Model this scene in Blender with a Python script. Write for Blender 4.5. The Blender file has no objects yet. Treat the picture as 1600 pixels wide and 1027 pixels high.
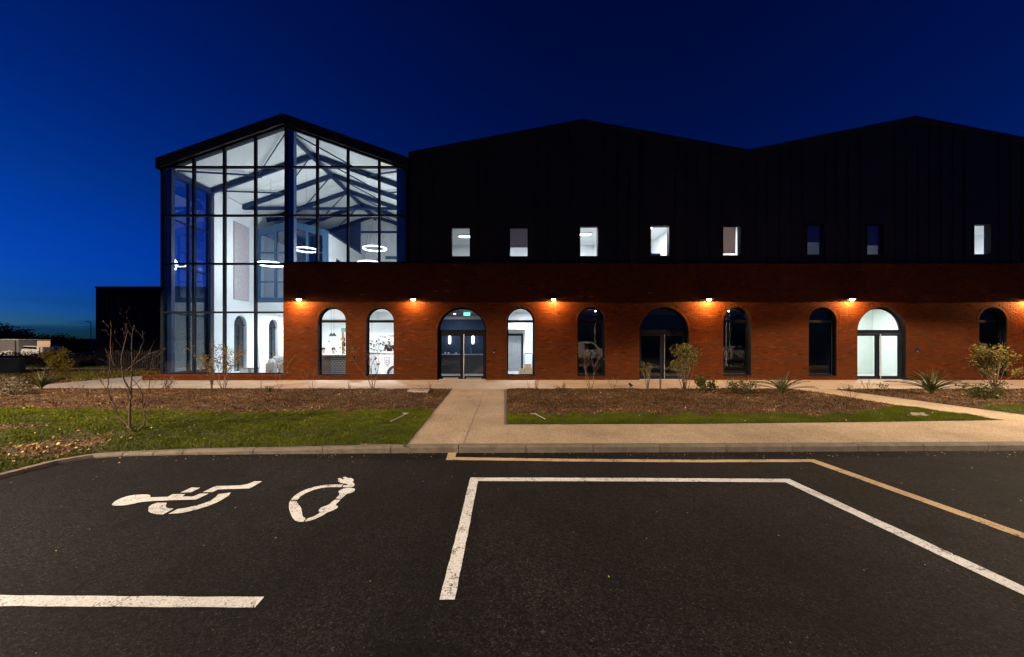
import bpy, bmesh, math, random
from mathutils import Vector, noise as mnoise
import numpy as np
random.seed(7); np.random.seed(7)
sc = bpy.context.scene
C = sc.collection
PI = math.pi

# ------------------------------------------------------------------ camera
CAMZ, FPX = 1.6, 622.0            # eye height (m), focal length (px of a 1600 px wide frame)
VX, VY = 784.0, 539.0             # principal point of the level shift lens
cd = bpy.data.cameras.new('camera'); cam = bpy.data.objects.new('camera', cd); C.objects.link(cam)
cam.location = (0, 0, CAMZ); cam.rotation_euler = (PI/2, 0, 0)
cd.sensor_width = 36; cd.sensor_fit = 'HORIZONTAL'; cd.lens = FPX/1600*36
cd.shift_x = (800-VX)/1600; cd.shift_y = (VY-513.5)/1600
cd.clip_end = 6000; cd.clip_start = 0.05
sc.camera = cam

# ------------------------------------------------------------------ sky
SUN_EL, SUN_ROT = 2.0, -70.0
w = bpy.data.worlds.new('World'); sc.world = w; w.use_nodes = True
nt = w.node_tree; nt.nodes.clear()
wo = nt.nodes.new('ShaderNodeOutputWorld'); bg = nt.nodes.new('ShaderNodeBackground')
sky = nt.nodes.new('ShaderNodeTexSky'); sky.sky_type = 'NISHITA'; sky.sun_disc = False
sky.sun_elevation = math.radians(SUN_EL); sky.sun_rotation = math.radians(SUN_ROT)
sky.altitude = 0; sky.air_density = 1.0; sky.dust_density = 0.3; sky.ozone_density = 6.2
# a low bank of cloud along the horizon
wtc=nt.nodes.new('ShaderNodeTexCoord'); wmp=nt.nodes.new('ShaderNodeMapping'); wmp.inputs['Scale'].default_value=(5,5,55)
nt.links.new(wtc.outputs['Generated'],wmp.inputs[0])
wn=nt.nodes.new('ShaderNodeTexNoise'); wn.inputs['Scale'].default_value=1.0; wn.inputs['Detail'].default_value=5; nt.links.new(wmp.outputs[0],wn.inputs['Vector'])
wel=nt.nodes.new('ShaderNodeSeparateXYZ'); nt.links.new(wtc.outputs['Generated'],wel.inputs[0])
wma=nt.nodes.new('ShaderNodeMath'); wma.operation='MULTIPLY_ADD'; wma.inputs[1].default_value=-0.05; nt.links.new(wn.outputs[0],wma.inputs[0]); nt.links.new(wel.outputs[2],wma.inputs[2])
wr=nt.nodes.new('ShaderNodeValToRGB'); el_=wr.color_ramp.elements
stops_=[(0.0,(0.03,0.26,1.5)),(0.003,(0.03,0.28,1.6)),(0.010,(0.14,0.58,2.0)),(0.05,(0.13,0.50,1.3)),(0.26,(0.25,1.0,1.0))]
while len(el_)<len(stops_): el_.new(0.5)
for i_,(p_,c_) in enumerate(stops_): el_[i_].position=p_; el_[i_].color=(*c_,1)
nt.links.new(wma.outputs[0],wr.inputs[0])
mul=nt.nodes.new('ShaderNodeMix'); mul.data_type='RGBA'; mul.blend_type='MULTIPLY'; mul.inputs[0].default_value=1.0
gam=nt.nodes.new('ShaderNodeGamma'); gam.inputs[1].default_value=1.75; nt.links.new(sky.outputs[0],gam.inputs[0]); nt.links.new(gam.outputs[0],mul.inputs[6]); nt.links.new(wr.outputs[0],mul.inputs[7])
nt.links.new(mul.outputs[2], bg.inputs[0]); bg.inputs[1].default_value = 0.105
nt.links.new(bg.outputs[0], wo.inputs[0])

sc.view_settings.view_transform = 'Standard'; sc.view_settings.look = 'None'
sc.view_settings.exposure = 0.0; sc.view_settings.gamma = 1.0
sc.view_settings.use_curve_mapping = False
cy = sc.cycles
cy.use_denoising = True
try: cy.denoiser = 'OPENIMAGEDENOISE'
except Exception: pass
cy.max_bounces = 7; cy.diffuse_bounces = 4; cy.glossy_bounces = 4; cy.transmission_bounces = 4
cy.transparent_max_bounces = 24
cy.caustics_reflective = False; cy.caustics_refractive = False
cy.sample_clamp_indirect = 4.0; cy.use_light_tree = True
cy.use_adaptive_sampling = True; cy.adaptive_threshold = 0.02

# ------------------------------------------------------------------ geometry of the place
FY = 17.0                          # outer face of the brick front
def FX(px, Y=FY): return (px-VX)/FPX*Y
def FZ(py, Y=FY): return CAMZ+(VY-py)/FPX*Y
def G(px, py, z=0.0):
    d = FPX*(CAMZ-z)/(py-VY)
    return ((px-VX)/FPX*d, d)

# ------------------------------------------------------------------ helpers
def link(o, parent=None):
    C.objects.link(o)
    if parent is not None: o.parent = parent
    return o
def tag(o, label=None, cat=None, group=None, kind=None):
    if label: o['label'] = label
    if cat: o['category'] = cat
    if group: o['group'] = group
    if kind: o['kind'] = kind
    return o
def thing(name, label, cat, loc=(0,0,0), rz=0, group=None):
    o = bpy.data.objects.new(name, None); C.objects.link(o); o.empty_display_size = 0.2
    o.location = loc; o.rotation_euler = (0,0,rz)
    return tag(o, label, cat, group)
class MB:
    def __init__(s): s.v=[]; s.f=[]; s.r=[]; s.m=[]
    def add(s, vs, fs, r=0.5, m=0):
        n=len(s.v); s.v.extend(vs)
        for f in fs: s.f.append(tuple(n+i for i in f)); s.r.append(r); s.m.append(m)
    def box(s, x0,x1,y0,y1,z0,z1, r=0.5, m=0):
        s.add([(x0,y0,z0),(x1,y0,z0),(x1,y1,z0),(x0,y1,z0),(x0,y0,z1),(x1,y0,z1),(x1,y1,z1),(x0,y1,z1)],
              [(0,3,2,1),(4,5,6,7),(0,1,5,4),(1,2,6,5),(2,3,7,6),(3,0,4,7)], r, m)
        return s
    def quad(s, a,b,c,d, r=0.5, m=0): s.add([a,b,c,d],[(0,1,2,3)], r, m); return s
    def bar(s, a, b, w, h, r=0.5, up=(0,0,1)):
        a=Vector(a); b=Vector(b); d=(b-a).normalized(); u=Vector(up)
        sd=d.cross(u)
        if sd.length<1e-4: sd=d.cross(Vector((1,0,0)))
        sd.normalize(); u2=sd.cross(d).normalized()
        sd=sd*(w/2); u2=u2*(h/2)
        s.add([tuple(p) for p in (a-sd-u2,a+sd-u2,a+sd+u2,a-sd+u2,b-sd-u2,b+sd-u2,b+sd+u2,b-sd+u2)],
              [(3,2,1,0),(4,5,6,7),(0,1,5,4),(1,2,6,5),(2,3,7,6),(3,0,4,7)], r)
        return s
    def tube(s, pts, rad, n=8, r=0.5, caps=True, closed=False):
        pts=[Vector(p) for p in pts]; k=len(pts)
        if not hasattr(rad,'__len__'): rad=[rad]*k
        base=len(s.v); prev=None
        for i,p in enumerate(pts):
            if closed: t=pts[(i+1)%k]-pts[i-1]
            else: t=pts[min(i+1,k-1)]-pts[max(i-1,0)]
            if t.length<1e-9: t=Vector((0,0,1))
            t.normalize()
            if prev is None:
                u=t.cross(Vector((0,0,1)))
                if u.length<1e-3: u=t.cross(Vector((1,0,0)))
            else: u=prev-t*prev.dot(t)
            u.normalize(); prev=u; v=t.cross(u)
            for j in range(n):
                a=2*PI*j/n
                s.v.append(tuple(p+(u*math.cos(a)+v*math.sin(a))*rad[i]))
        rng=k if closed else k-1
        for i in range(rng):
            i2=(i+1)%k
            for j in range(n):
                j2=(j+1)%n
                s.f.append((base+i*n+j, base+i*n+j2, base+i2*n+j2, base+i2*n+j)); s.r.append(r); s.m.append(0)
        if caps and not closed:
            s.f.append(tuple(base+j for j in reversed(range(n)))); s.r.append(r); s.m.append(0)
            s.f.append(tuple(base+(k-1)*n+j for j in range(n))); s.r.append(r); s.m.append(0)
        return s
    def lathe(s, prof, n=16, c=(0,0,0), r=0.5, a0=0, a1=2*PI):
        base=len(s.v); full=abs(a1-a0-2*PI)<1e-6; cols=n if full else n+1
        for (rr,z) in prof:
            for j in range(cols):
                a=a0+(a1-a0)*j/n
                s.v.append((c[0]+rr*math.cos(a), c[1]+rr*math.sin(a), c[2]+z))
        for i in range(len(prof)-1):
            for j in range(n):
                j2=(j+1)%cols
                s.f.append((base+i*cols+j, base+i*cols+j2, base+(i+1)*cols+j2, base+(i+1)*cols+j)); s.r.append(r); s.m.append(0)
        return s
    def prism_y(s, poly, y0, y1, r=0.5):
        """extrude an (x,z) outline along y"""
        n=len(poly)
        s.add([(x,y0,z) for x,z in poly]+[(x,y1,z) for x,z in poly],
              [tuple(range(n)), tuple(n+i for i in reversed(range(n)))]+[(i,n+i,n+(i+1)%n,(i+1)%n) for i in range(n)], r)
        return s
    def prism_z(s, poly, z0, z1, r=0.5):
        n=len(poly)
        s.add([(x,y,z0) for x,y in poly]+[(x,y,z1) for x,y in poly],
              [tuple(reversed(range(n))), tuple(n+i for i in range(n))]+[(i,(i+1)%n,n+(i+1)%n,n+i) for i in range(n)], r)
        return s
    def mesh(s, name, mats, smooth=False, rnd=False):
        me=bpy.data.meshes.new(name); me.from_pydata(s.v,[],s.f)
        for m in (mats if isinstance(mats,(list,tuple)) else [mats]): me.materials.append(m)
        if any(s.m): me.polygons.foreach_set('material_index', s.m)
        if rnd:
            a=me.attributes.new('rnd','FLOAT','FACE'); a.data.foreach_set('value', s.r)
        if smooth: me.polygons.foreach_set('use_smooth',[True]*len(s.f))
        me.update(); return me
    def build(s, name, mats, parent=None, smooth=False, rnd=False, bevel=0, fix=False):
        me=s.mesh(name, mats, smooth, rnd)
        if bevel or fix:
            bm=bmesh.new(); bm.from_mesh(me)
            if fix: bmesh.ops.recalc_face_normals(bm, faces=bm.faces)
            if bevel: bmesh.ops.bevel(bm, geom=list(bm.edges), offset=bevel, segments=2, affect='EDGES', clamp_overlap=True)
            bm.to_mesh(me); bm.free()
        return link(bpy.data.objects.new(name, me), parent)
def boxo(name, b, mat, parent=None, bevel=0):
    return MB().box(*b).build(name, mat, parent, bevel=bevel)

# ------------------------------------------------------------------ materials
def newmat(name):
    m=bpy.data.materials.new(name); m.use_nodes=True; t=m.node_tree
    b=t.nodes['Principled BSDF']; return m,t,b
def N(t, typ, **kw):
    n=t.nodes.new(typ)
    for k,v in kw.items():
        if k in n.inputs: n.inputs[k].default_value=v
        else: setattr(n,k,v)
    return n
def ramp(t, stops, fac=None):
    r=t.nodes.new('ShaderNodeValToRGB'); e=r.color_ramp.elements
    while len(e)<len(stops): e.new(0.5)
    for i,(p,c) in enumerate(stops):
        e[i].position=p; e[i].color=(*c,1) if len(c)==3 else c
    if fac is not None: t.links.new(fac, r.inputs[0])
    return r
def coords(t, scale=None):
    tc=t.nodes.new('ShaderNodeTexCoord')
    if scale is None: return tc.outputs['Object']
    mp=t.nodes.new('ShaderNodeMapping'); mp.inputs['Scale'].default_value=scale
    t.links.new(tc.outputs['Object'], mp.inputs[0]); return mp.outputs[0]
def paint(name, col, rough=0.5, metal=0.0, var=0.12, nscale=3.0, bump=0.0, bscale=60, spec=0.5):
    """a plain finish with slight blotchy variation and optional fine relief"""
    m,t,b=newmat(name); co=coords(t)
    n=N(t,'ShaderNodeTexNoise',Scale=nscale,Detail=6.0); t.links.new(co,n.inputs['Vector'])
    lo=tuple(c*(1-var) for c in col); hi=tuple(min(1,c*(1+var)) for c in col)
    r=ramp(t,[(0.3,lo),(0.7,hi)],n.outputs[0]); t.links.new(r.outputs[0],b.inputs['Base Color'])
    b.inputs['Roughness'].default_value=rough; b.inputs['Metallic'].default_value=metal
    b.inputs['Specular IOR Level'].default_value=spec
    if bump:
        n2=N(t,'ShaderNodeTexNoise',Scale=bscale,Detail=4.0); t.links.new(co,n2.inputs['Vector'])
        bp=N(t,'ShaderNodeBump',Strength=bump,Distance=0.01); t.links.new(n2.outputs[0],bp.inputs['Height'])
        t.links.new(bp.outputs[0],b.inputs['Normal'])
    return m
def rndmat(name, stops, rough=0.8, bump=0.0, bscale=80, nmix=0.0, trans=0.0):
    """colour picked per piece from the 'rnd' attribute"""
    m,t,b=newmat(name); at=N(t,'ShaderNodeAttribute',attribute_name='rnd')
    r=ramp(t,stops,at.outputs['Fac']); t.links.new(r.outputs[0],b.inputs['Base Color'])
    b.inputs['Roughness'].default_value=rough; b.inputs['Specular IOR Level'].default_value=0.12
    if bump:
        co=coords(t); n2=N(t,'ShaderNodeTexNoise',Scale=bscale,Detail=4.0); t.links.new(co,n2.inputs['Vector'])
        bp=N(t,'ShaderNodeBump',Strength=bump,Distance=0.01); t.links.new(n2.outputs[0],bp.inputs['Height'])
        t.links.new(bp.outputs[0],b.inputs['Normal'])
        if nmix:
            mx=t.nodes.new('ShaderNodeMix'); mx.data_type='RGBA'; mx.blend_type='MULTIPLY'; mx.inputs[0].default_value=nmix
            n3=N(t,'ShaderNodeTexNoise',Scale=bscale*0.02,Detail=5.0); t.links.new(co,n3.inputs['Vector'])
            rr=ramp(t,[(0.3,(0.45,0.45,0.45)),(0.7,(1.2,1.2,1.2))],n3.outputs[0])
            t.links.new(r.outputs[0],mx.inputs[6]); t.links.new(rr.outputs[0],mx.inputs[7]); t.links.new(mx.outputs[2],b.inputs['Base Color'])
    return m
def emis(name, col, strength):
    m,t,b=newmat(name); b.inputs['Base Color'].default_value=(0.8,0.8,0.8,1)
    b.inputs['Emission Color'].default_value=(*col,1); b.inputs['Emission Strength'].default_value=strength
    return m
def glassmat(name, tint=(0.95,0.97,1.0), f0=0.04):
    m=bpy.data.materials.new(name); m.use_nodes=True; t=m.node_tree; t.nodes.clear()
    o=t.nodes.new('ShaderNodeOutputMaterial'); mx=t.nodes.new('ShaderNodeMixShader')
    tr=t.nodes.new('ShaderNodeBsdfTransparent'); tr.inputs[0].default_value=(*tint,1)
    gl=t.nodes.new('ShaderNodeBsdfGlossy'); gl.inputs['Roughness'].default_value=0.0; gl.inputs[0].default_value=(1,1,1,1)
    lw=t.nodes.new('ShaderNodeLayerWeight'); lw.inputs[0].default_value=0.5
    pw=t.nodes.new('ShaderNodeMath'); pw.operation='POWER'; pw.inputs[1].default_value=5
    ma=t.nodes.new('ShaderNodeMath'); ma.operation='MULTIPLY_ADD'; ma.inputs[1].default_value=1-f0; ma.inputs[2].default_value=f0
    t.links.new(lw.outputs['Facing'],pw.inputs[0]); t.links.new(pw.outputs[0],ma.inputs[0])
    t.links.new(ma.outputs[0],mx.inputs[0]); t.links.new(tr.outputs[0],mx.inputs[1]); t.links.new(gl.outputs[0],mx.inputs[2])
    t.links.new(mx.outputs[0],o.inputs[0]); return m

def asphalt_mat(name, stops, bs=0.6, vs=110.0, wear=None, stain=0.0):
    m,t,b=newmat(name); co=coords(t)
    v=N(t,'ShaderNodeTexVoronoi',Scale=vs); t.links.new(co,v.inputs['Vector'])
    n1=N(t,'ShaderNodeTexNoise',Scale=0.55,Detail=7.0,Roughness=0.62); t.links.new(co,n1.inputs['Vector'])
    n2=N(t,'ShaderNodeTexNoise',Scale=160.0,Detail=3.0); t.links.new(co,n2.inputs['Vector'])
    sep=t.nodes.new('ShaderNodeSeparateColor'); t.links.new(v.outputs['Color'],sep.inputs[0])
    r=ramp(t,stops,sep.outputs[0])
    rl=ramp(t,[(0.30,(0.45,0.45,0.47)),(0.5,(1,1,1)),(0.70,(1.6,1.56,1.52))] if stain>0.5 else [(0.28,(0.72,0.71,0.70)),(0.5,(1,1,1)),(0.74,(1.22,1.22,1.22))],n1.outputs[0])
    mx=t.nodes.new('ShaderNodeMix'); mx.data_type='RGBA'; mx.blend_type='MULTIPLY'; mx.inputs[0].default_value=1
    t.links.new(r.outputs[0],mx.inputs[6]); t.links.new(rl.outputs[0],mx.inputs[7]); col=mx.outputs[2]
    def mult(col,fac,c):
        q=t.nodes.new('ShaderNodeMix'); q.data_type='RGBA'; q.blend_type='MULTIPLY'
        t.links.new(fac,q.inputs[0]); t.links.new(col,q.inputs[6]); q.inputs[7].default_value=(*c,1); return q.outputs[2]
    if stain>0.5:
        v3=N(t,'ShaderNodeTexVoronoi',Scale=58.0); t.links.new(co,v3.inputs['Vector']); s3=t.nodes.new('ShaderNodeSeparateColor'); t.links.new(v3.outputs['Color'],s3.inputs[0])
        r3=ramp(t,[(0.0,(1,1,1)),(0.30,(0.9,0.9,0.9)),(0.36,(0,0,0))],s3.outputs[0]); col=mult(col,r3.outputs[0],(0.30,0.29,0.29))
    if stain:
        ns=N(t,'ShaderNodeTexNoise',Scale=1.9,Detail=4.0,Distortion=0.6); t.links.new(co,ns.inputs['Vector'])
        rs_=ramp(t,[(0.60,(0,0,0)),(0.70,(stain,stain,stain))],ns.outputs[0]); col=mult(col,rs_.outputs[0],(0.35,0.35,0.37))
        mp=t.nodes.new('ShaderNodeMapping'); mp.inputs['Scale'].default_value=(1.6,0.10,1); mp.inputs['Rotation'].default_value=(0,0,0.12); t.links.new(co,mp.inputs[0])
        nt_=N(t,'ShaderNodeTexNoise',Scale=1.0,Detail=5.0,Distortion=0.3); t.links.new(mp.outputs[0],nt_.inputs['Vector'])
        rt=ramp(t,[(0.50,(0,0,0)),(0.62,(stain*0.8,)*3)],nt_.outputs[0]); col=mult(col,rt.outputs[0],(0.55,0.55,0.56))
    if wear:
        nw=N(t,'ShaderNodeTexNoise',Scale=5.0,Detail=8.0,Roughness=0.7); t.links.new(co,nw.inputs['Vector'])
        mm=t.nodes.new('ShaderNodeMath'); mm.operation='MULTIPLY_ADD'; mm.inputs[1].default_value=0.28; t.links.new(sep.outputs[1],mm.inputs[0]); t.links.new(nw.outputs[0],mm.inputs[2])
        rw=ramp(t,[(0.74,(0,0,0)),(0.84,(1,1,1))],mm.outputs[0])
        q=t.nodes.new('ShaderNodeMix'); q.data_type='RGBA'; t.links.new(rw.outputs[0],q.inputs[0]); t.links.new(col,q.inputs[6]); q.inputs[7].default_value=(*wear,1); col=q.outputs[2]
    t.links.new(col,b.inputs['Base Color'])
    ad=t.nodes.new('ShaderNodeMath'); ad.operation='ADD'; t.links.new(sep.outputs[1],ad.inputs[0]); t.links.new(n2.outputs[0],ad.inputs[1])
    bp=N(t,'ShaderNodeBump',Strength=bs,Distance=0.004); t.links.new(ad.outputs[0],bp.inputs['Height'])
    t.links.new(bp.outputs[0],b.inputs['Normal']); b.inputs['Specular IOR Level'].default_value=0.12
    rr=N(t,'ShaderNodeMapRange'); rr.inputs[3].default_value=0.7; rr.inputs[4].default_value=0.95
    t.links.new(n2.outputs[0],rr.inputs[0]); t.links.new(rr.outputs[0],b.inputs['Roughness'])
    return m
def fabric(name,col,trans=0.6):
    m,t,b=newmat(name); o=t.nodes['Material Output']; tr=t.nodes.new('ShaderNodeBsdfTranslucent'); mx=t.nodes.new('ShaderNodeMixShader'); mx.inputs[0].default_value=trans
    co=coords(t); n=N(t,'ShaderNodeTexNoise',Scale=120.0,Detail=3.0); t.links.new(co,n.inputs['Vector'])
    r=ramp(t,[(0.3,tuple(c*0.85 for c in col)),(0.7,tuple(min(1,c*1.12) for c in col))],n.outputs[0])
    t.links.new(r.outputs[0],b.inputs['Base Color']); t.links.new(r.outputs[0],tr.inputs[0]); b.inputs['Roughness'].default_value=0.9
    t.links.new(b.outputs[0],mx.inputs[1]); t.links.new(tr.outputs[0],mx.inputs[2]); t.links.new(mx.outputs[0],o.inputs[0]); return m
M={}
M['asphalt']=asphalt_mat('asphalt',[(0.0,(0.0028,0.0027,0.003)),(0.5,(0.0080,0.0076,0.0081)),(0.85,(0.0165,0.0158,0.0166)),(0.98,(0.031,0.0295,0.030)),(1.0,(0.065,0.061,0.058))],bs=1.0,stain=0.85,vs=125.0)
M['paint_white']=asphalt_mat('road_paint_white',[(0.0,(0.26,0.26,0.27)),(0.12,(0.54,0.55,0.57)),(0.5,(0.63,0.64,0.66)),(1.0,(0.70,0.71,0.73))],wear=(0.05,0.05,0.05))
M['paint_ochre']=asphalt_mat('road_paint_ochre',[(0.0,(0.26,0.18,0.09)),(0.1,(0.46,0.33,0.19)),(0.6,(0.52,0.38,0.23)),(1.0,(0.57,0.44,0.27))],wear=(0.04,0.035,0.03))
M['resin']=asphalt_mat('bound_gravel',[(0.0,(0.17,0.115,0.07)),(0.35,(0.35,0.26,0.175)),(0.7,(0.44,0.34,0.235)),(1.0,(0.58,0.48,0.36))],stain=0.25)
M['concrete']=paint('pale_concrete',(0.39,0.335,0.27),0.8,var=0.14,nscale=1.6,bump=0.25,bscale=55)
M['kerb']=paint('kerb_concrete',(0.125,0.103,0.082),0.85,var=0.28,nscale=7,bump=0.5,bscale=70)
M['cabinet_stone']=paint('cover_concrete',(0.30,0.26,0.21),0.85,var=0.2,nscale=6,bump=0.3)
M['mortar']=paint('mortar',(0.03,0.016,0.009),0.95,var=0.2,nscale=20,bump=0.3)
M['brick']=rndmat('red_brick',[(0.0,(0.045,0.010,0.0014)),(0.3,(0.084,0.0185,0.002)),(0.7,(0.110,0.0255,0.0027)),(0.94,(0.145,0.037,0.005)),(1.0,(0.20,0.07,0.025))],0.9,bump=0.5,bscale=45,nmix=0.35)
M['brick_plain']=paint('brick_reveal',(0.12,0.024,0.006),0.9,var=0.3,nscale=9,bump=0.5,bscale=40)
M['frame']=paint('anthracite_frame',(0.008,0.0095,0.012),0.65,var=0.1,nscale=2,spec=0.08)
M['frame_blue']=paint('blue_grey_frame',(0.009,0.0125,0.021),0.65,var=0.1,nscale=2,spec=0.08)
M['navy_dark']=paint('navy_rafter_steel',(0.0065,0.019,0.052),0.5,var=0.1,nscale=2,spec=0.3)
M['navy']=paint('navy_steel_lit',(0.022,0.075,0.22),0.42,var=0.1,nscale=2)  # lighter copy of the navy steel, light on the column fronts put into its colour
M['navy_wall']=paint('navy_wall',(0.030,0.060,0.125),0.7,var=0.08)
M['teal']=paint('teal_blue_frame',(0.030,0.085,0.15),0.5,var=0.08)
M['clad']=paint('black_cladding',(0.014,0.0142,0.015),0.58,var=0.3,nscale=1.2,spec=0.22)
M['clad2']=paint('dark_cladding_annex',(0.007,0.0085,0.012),0.6,var=0.2,nscale=1.2,spec=0.2)
M['white']=paint('white_plaster',(0.78,0.79,0.78),0.75,var=0.04,nscale=1.2)
M['ceil']=paint('off_white_ceiling_panel',(0.66,0.67,0.64),0.8,var=0.06,nscale=0.8)
M['felt']=paint('grey_acoustic_felt',(0.42,0.37,0.37),0.95,var=0.3,nscale=24,bump=0.4,bscale=40)
M['floor_in']=paint('pale_floor',(0.55,0.55,0.53),0.35,var=0.06)
M['glass']=glassmat('window_glass')
M['glass_blue']=glassmat('curtain_glass',(0.87,0.935,1.0),0.095)
M['steel']=paint('brushed_steel',(0.62,0.61,0.60),0.32,metal=0.9,var=0.08)
M['black']=paint('black_plastic',(0.02,0.02,0.02),0.5)
M['grey']=paint('mid_grey_paint',(0.22,0.23,0.24),0.6)
M['lgrey']=paint('light_grey_paint',(0.5,0.5,0.5),0.6)
M['blind_brown']=fabric('brown_roller_blind',(0.42,0.33,0.28))
M['blind_dark']=fabric('dark_roller_blind',(0.46,0.41,0.42))
M['blind_navy']=fabric('navy_roller_blind',(0.14,0.15,0.18))
M['wood']=paint('pine_wood',(0.42,0.27,0.13),0.6,var=0.25,nscale=6)
M['brown_panel']=paint('brown_panel',(0.15,0.095,0.075),0.6,var=0.15)
M['bark']=paint('bark_grey_brown',(0.055,0.034,0.023),0.9,var=0.4,nscale=25,bump=0.5)
M['bark_pale']=paint('bark_pale',(0.16,0.105,0.065),0.9,var=0.35,nscale=25,bump=0.5)
M['leaf_olive']=rndmat('leaf_olive',[(0,(0.05,0.055,0.012)),(0.5,(0.13,0.12,0.032)),(0.85,(0.22,0.18,0.05)),(1,(0.34,0.26,0.09))],0.55)
M['leaf_yellow']=rndmat('leaf_yellow',[(0,(0.05,0.048,0.010)),(0.5,(0.14,0.115,0.026)),(1,(0.29,0.22,0.06))],0.6)
M['leaf_brown']=rndmat('leaf_brown',[(0,(0.05,0.028,0.012)),(0.6,(0.15,0.085,0.032)),(1,(0.30,0.19,0.08))],0.7)
M['leaf_green']=rndmat('leaf_green',[(0,(0.022,0.028,0.006)),(0.6,(0.055,0.062,0.014)),(1,(0.13,0.12,0.035))],0.5)
M['leaf_grey']=rndmat('leaf_grey',[(0,(0.05,0.055,0.040)),(0.6,(0.12,0.12,0.085)),(1,(0.22,0.20,0.15))],0.7)
M['leaf_dark']=rndmat('leaf_dark',[(0,(0.006,0.009,0.006)),(1,(0.022,0.028,0.015))],0.8)
M['flax']=rndmat('flax_leaf',[(0,(0.022,0.035,0.012)),(0.6,(0.055,0.075,0.028)),(1,(0.14,0.13,0.06))],0.42)
M['grass']=rndmat('grass_blade',[(0,(0.032,0.049,0.0005)),(0.5,(0.082,0.103,0.001)),(0.9,(0.135,0.150,0.002)),(1.0,(0.23,0.20,0.02))],0.6)
M['chip']=rndmat('bark_chip',[(0,(0.026,0.013,0.006)),(0.45,(0.118,0.060,0.025)),(0.8,(0.25,0.138,0.056)),(0.95,(0.40,0.25,0.10)),(1,(0.58,0.44,0.24))],0.85)
M['deadleaf']=rndmat('fallen_leaf',[(0,(0.13,0.075,0.025)),(0.5,(0.32,0.20,0.065)),(1,(0.52,0.40,0.18))],0.75)
M['skin']=paint('skin',(0.48,0.27,0.19),0.6)
M['hair_dark']=paint('dark_hair',(0.02,0.014,0.01),0.7)
M['hair_grey']=paint('grey_hair',(0.35,0.33,0.31),0.7)
M['cloth_dark']=paint('dark_navy_cloth',(0.03,0.035,0.06),0.9)
M['cloth_white']=paint('white_cloth',(0.7,0.7,0.7),0.9)
M['car_white']=paint('white_car_paint',(0.70,0.70,0.70),0.25,var=0.03)
M['car_dark']=paint('dark_car_paint',(0.03,0.03,0.035),0.25,var=0.03)
M['tyre']=paint('tyre_rubber',(0.015,0.015,0.015),0.85)
M['carglass']=paint('car_window',(0.01,0.011,0.013),0.06)
M['green_sign']=emis('exit_sign_green',(0.1,0.9,0.55),3.0)
M['cardboard']=paint('cardboard',(0.40,0.27,0.15),0.8,var=0.15)
M['blue_frame']=paint('blue_trolley_paint',(0.08,0.14,0.30),0.5)
def soil_mat(name, mul, glo):
    m,t,b=newmat(name); co=coords(t)
    at=N(t,'ShaderNodeAttribute',attribute_name='lawn')
    n=N(t,'ShaderNodeTexNoise',Scale=28.0,Detail=8.0,Roughness=0.7); t.links.new(co,n.inputs['Vector'])
    v=N(t,'ShaderNodeTexVoronoi',Scale=38.0); t.links.new(co,v.inputs['Vector'])
    sep=t.nodes.new('ShaderNodeSeparateColor'); t.links.new(v.outputs['Color'],sep.inputs[0])
    r1=ramp(t,[(0,tuple(c*0.35 for c in mul)),(0.6,mul),(1,tuple(c*1.9 for c in mul))],sep.outputs[0])
    r2=ramp(t,[(0.3,tuple(c*0.45 for c in glo)),(0.7,glo)],n.outputs[0])
    mx=t.nodes.new('ShaderNodeMix'); mx.data_type='RGBA'
    t.links.new(at.outputs['Fac'],mx.inputs[0]); t.links.new(r1.outputs[0],mx.inputs[6]); t.links.new(r2.outputs[0],mx.inputs[7])
    t.links.new(mx.outputs[2],b.inputs['Base Color']); b.inputs['Roughness'].default_value=0.95
    bp=N(t,'ShaderNodeBump',Strength=0.9,Distance=0.03); t.links.new(n.outputs[0],bp.inputs['Height'])
    t.links.new(bp.outputs[0],b.inputs['Normal']); return m
M['soil']=soil_mat('mulched_soil',(0.085,0.050,0.026),(0.034,0.038,0.001))
M['field']=paint('rough_field',(0.05,0.045,0.018),0.95,var=0.45,nscale=0.35,bump=0.8,bscale=9)
# ================================================================== GROUND
def vnoise(x, y, s=1.0, seed=0):
    x=np.asarray(x)*s+seed*13.7; y=np.asarray(y)*s-seed*7.3
    return (np.sin(1.7*x+0.6*np.sin(2.3*y+1.1))+np.sin(2.1*y+0.9*np.sin(1.3*x+0.4))+0.6*np.sin(3.9*x-2.7*y+1.9)+0.4*np.sin(6.1*y+4.3*x))/3.0
def sheet(name, poly, z, mat, parent=None, kind=None):
    m=MB(); m.add([(x,y,z) for x,y in poly],[tuple(range(len(poly)))])
    o=m.build(name,mat,parent)
    bm=bmesh.new(); bm.from_mesh(o.data)
    for f in bm.faces:
        f.normal_update()
        if f.normal.z<0: f.normal_flip()
    bmesh.ops.triangulate(bm,faces=bm.faces); bm.to_mesh(o.data); bm.free()
    if kind: o['kind']=kind
    return o
gm=MB(); R=3000
for a,b_,c,d in [(-R,R,-R,R)]: gm.quad((a,c,-0.03),(b_,c,-0.03),(b_,d,-0.03),(a,d,-0.03))
g=gm.build('ground',M['field']); g['kind']='structure'

KERB=[(-6.02,-3.0),(-6.0,1.0),(-5.97,4.7),(-5.93,5.35),(-5.72,5.64),(-5.3,5.72),(-4.5,5.79),(-1.5,5.88),(3.0,5.93),(7.9,6.02),(14,6.12),(34,6.45)]
lot=sheet('car_park',[(-60,-60),(60,-60),(60,6.8),(34,6.45+.06)]+[(x,y+0.06) if x>-5.6 else (x-0.06,y+0.03) for x,y in reversed(KERB)]+[(-60,-3)],0.0,M['asphalt'],kind='structure')
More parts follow.
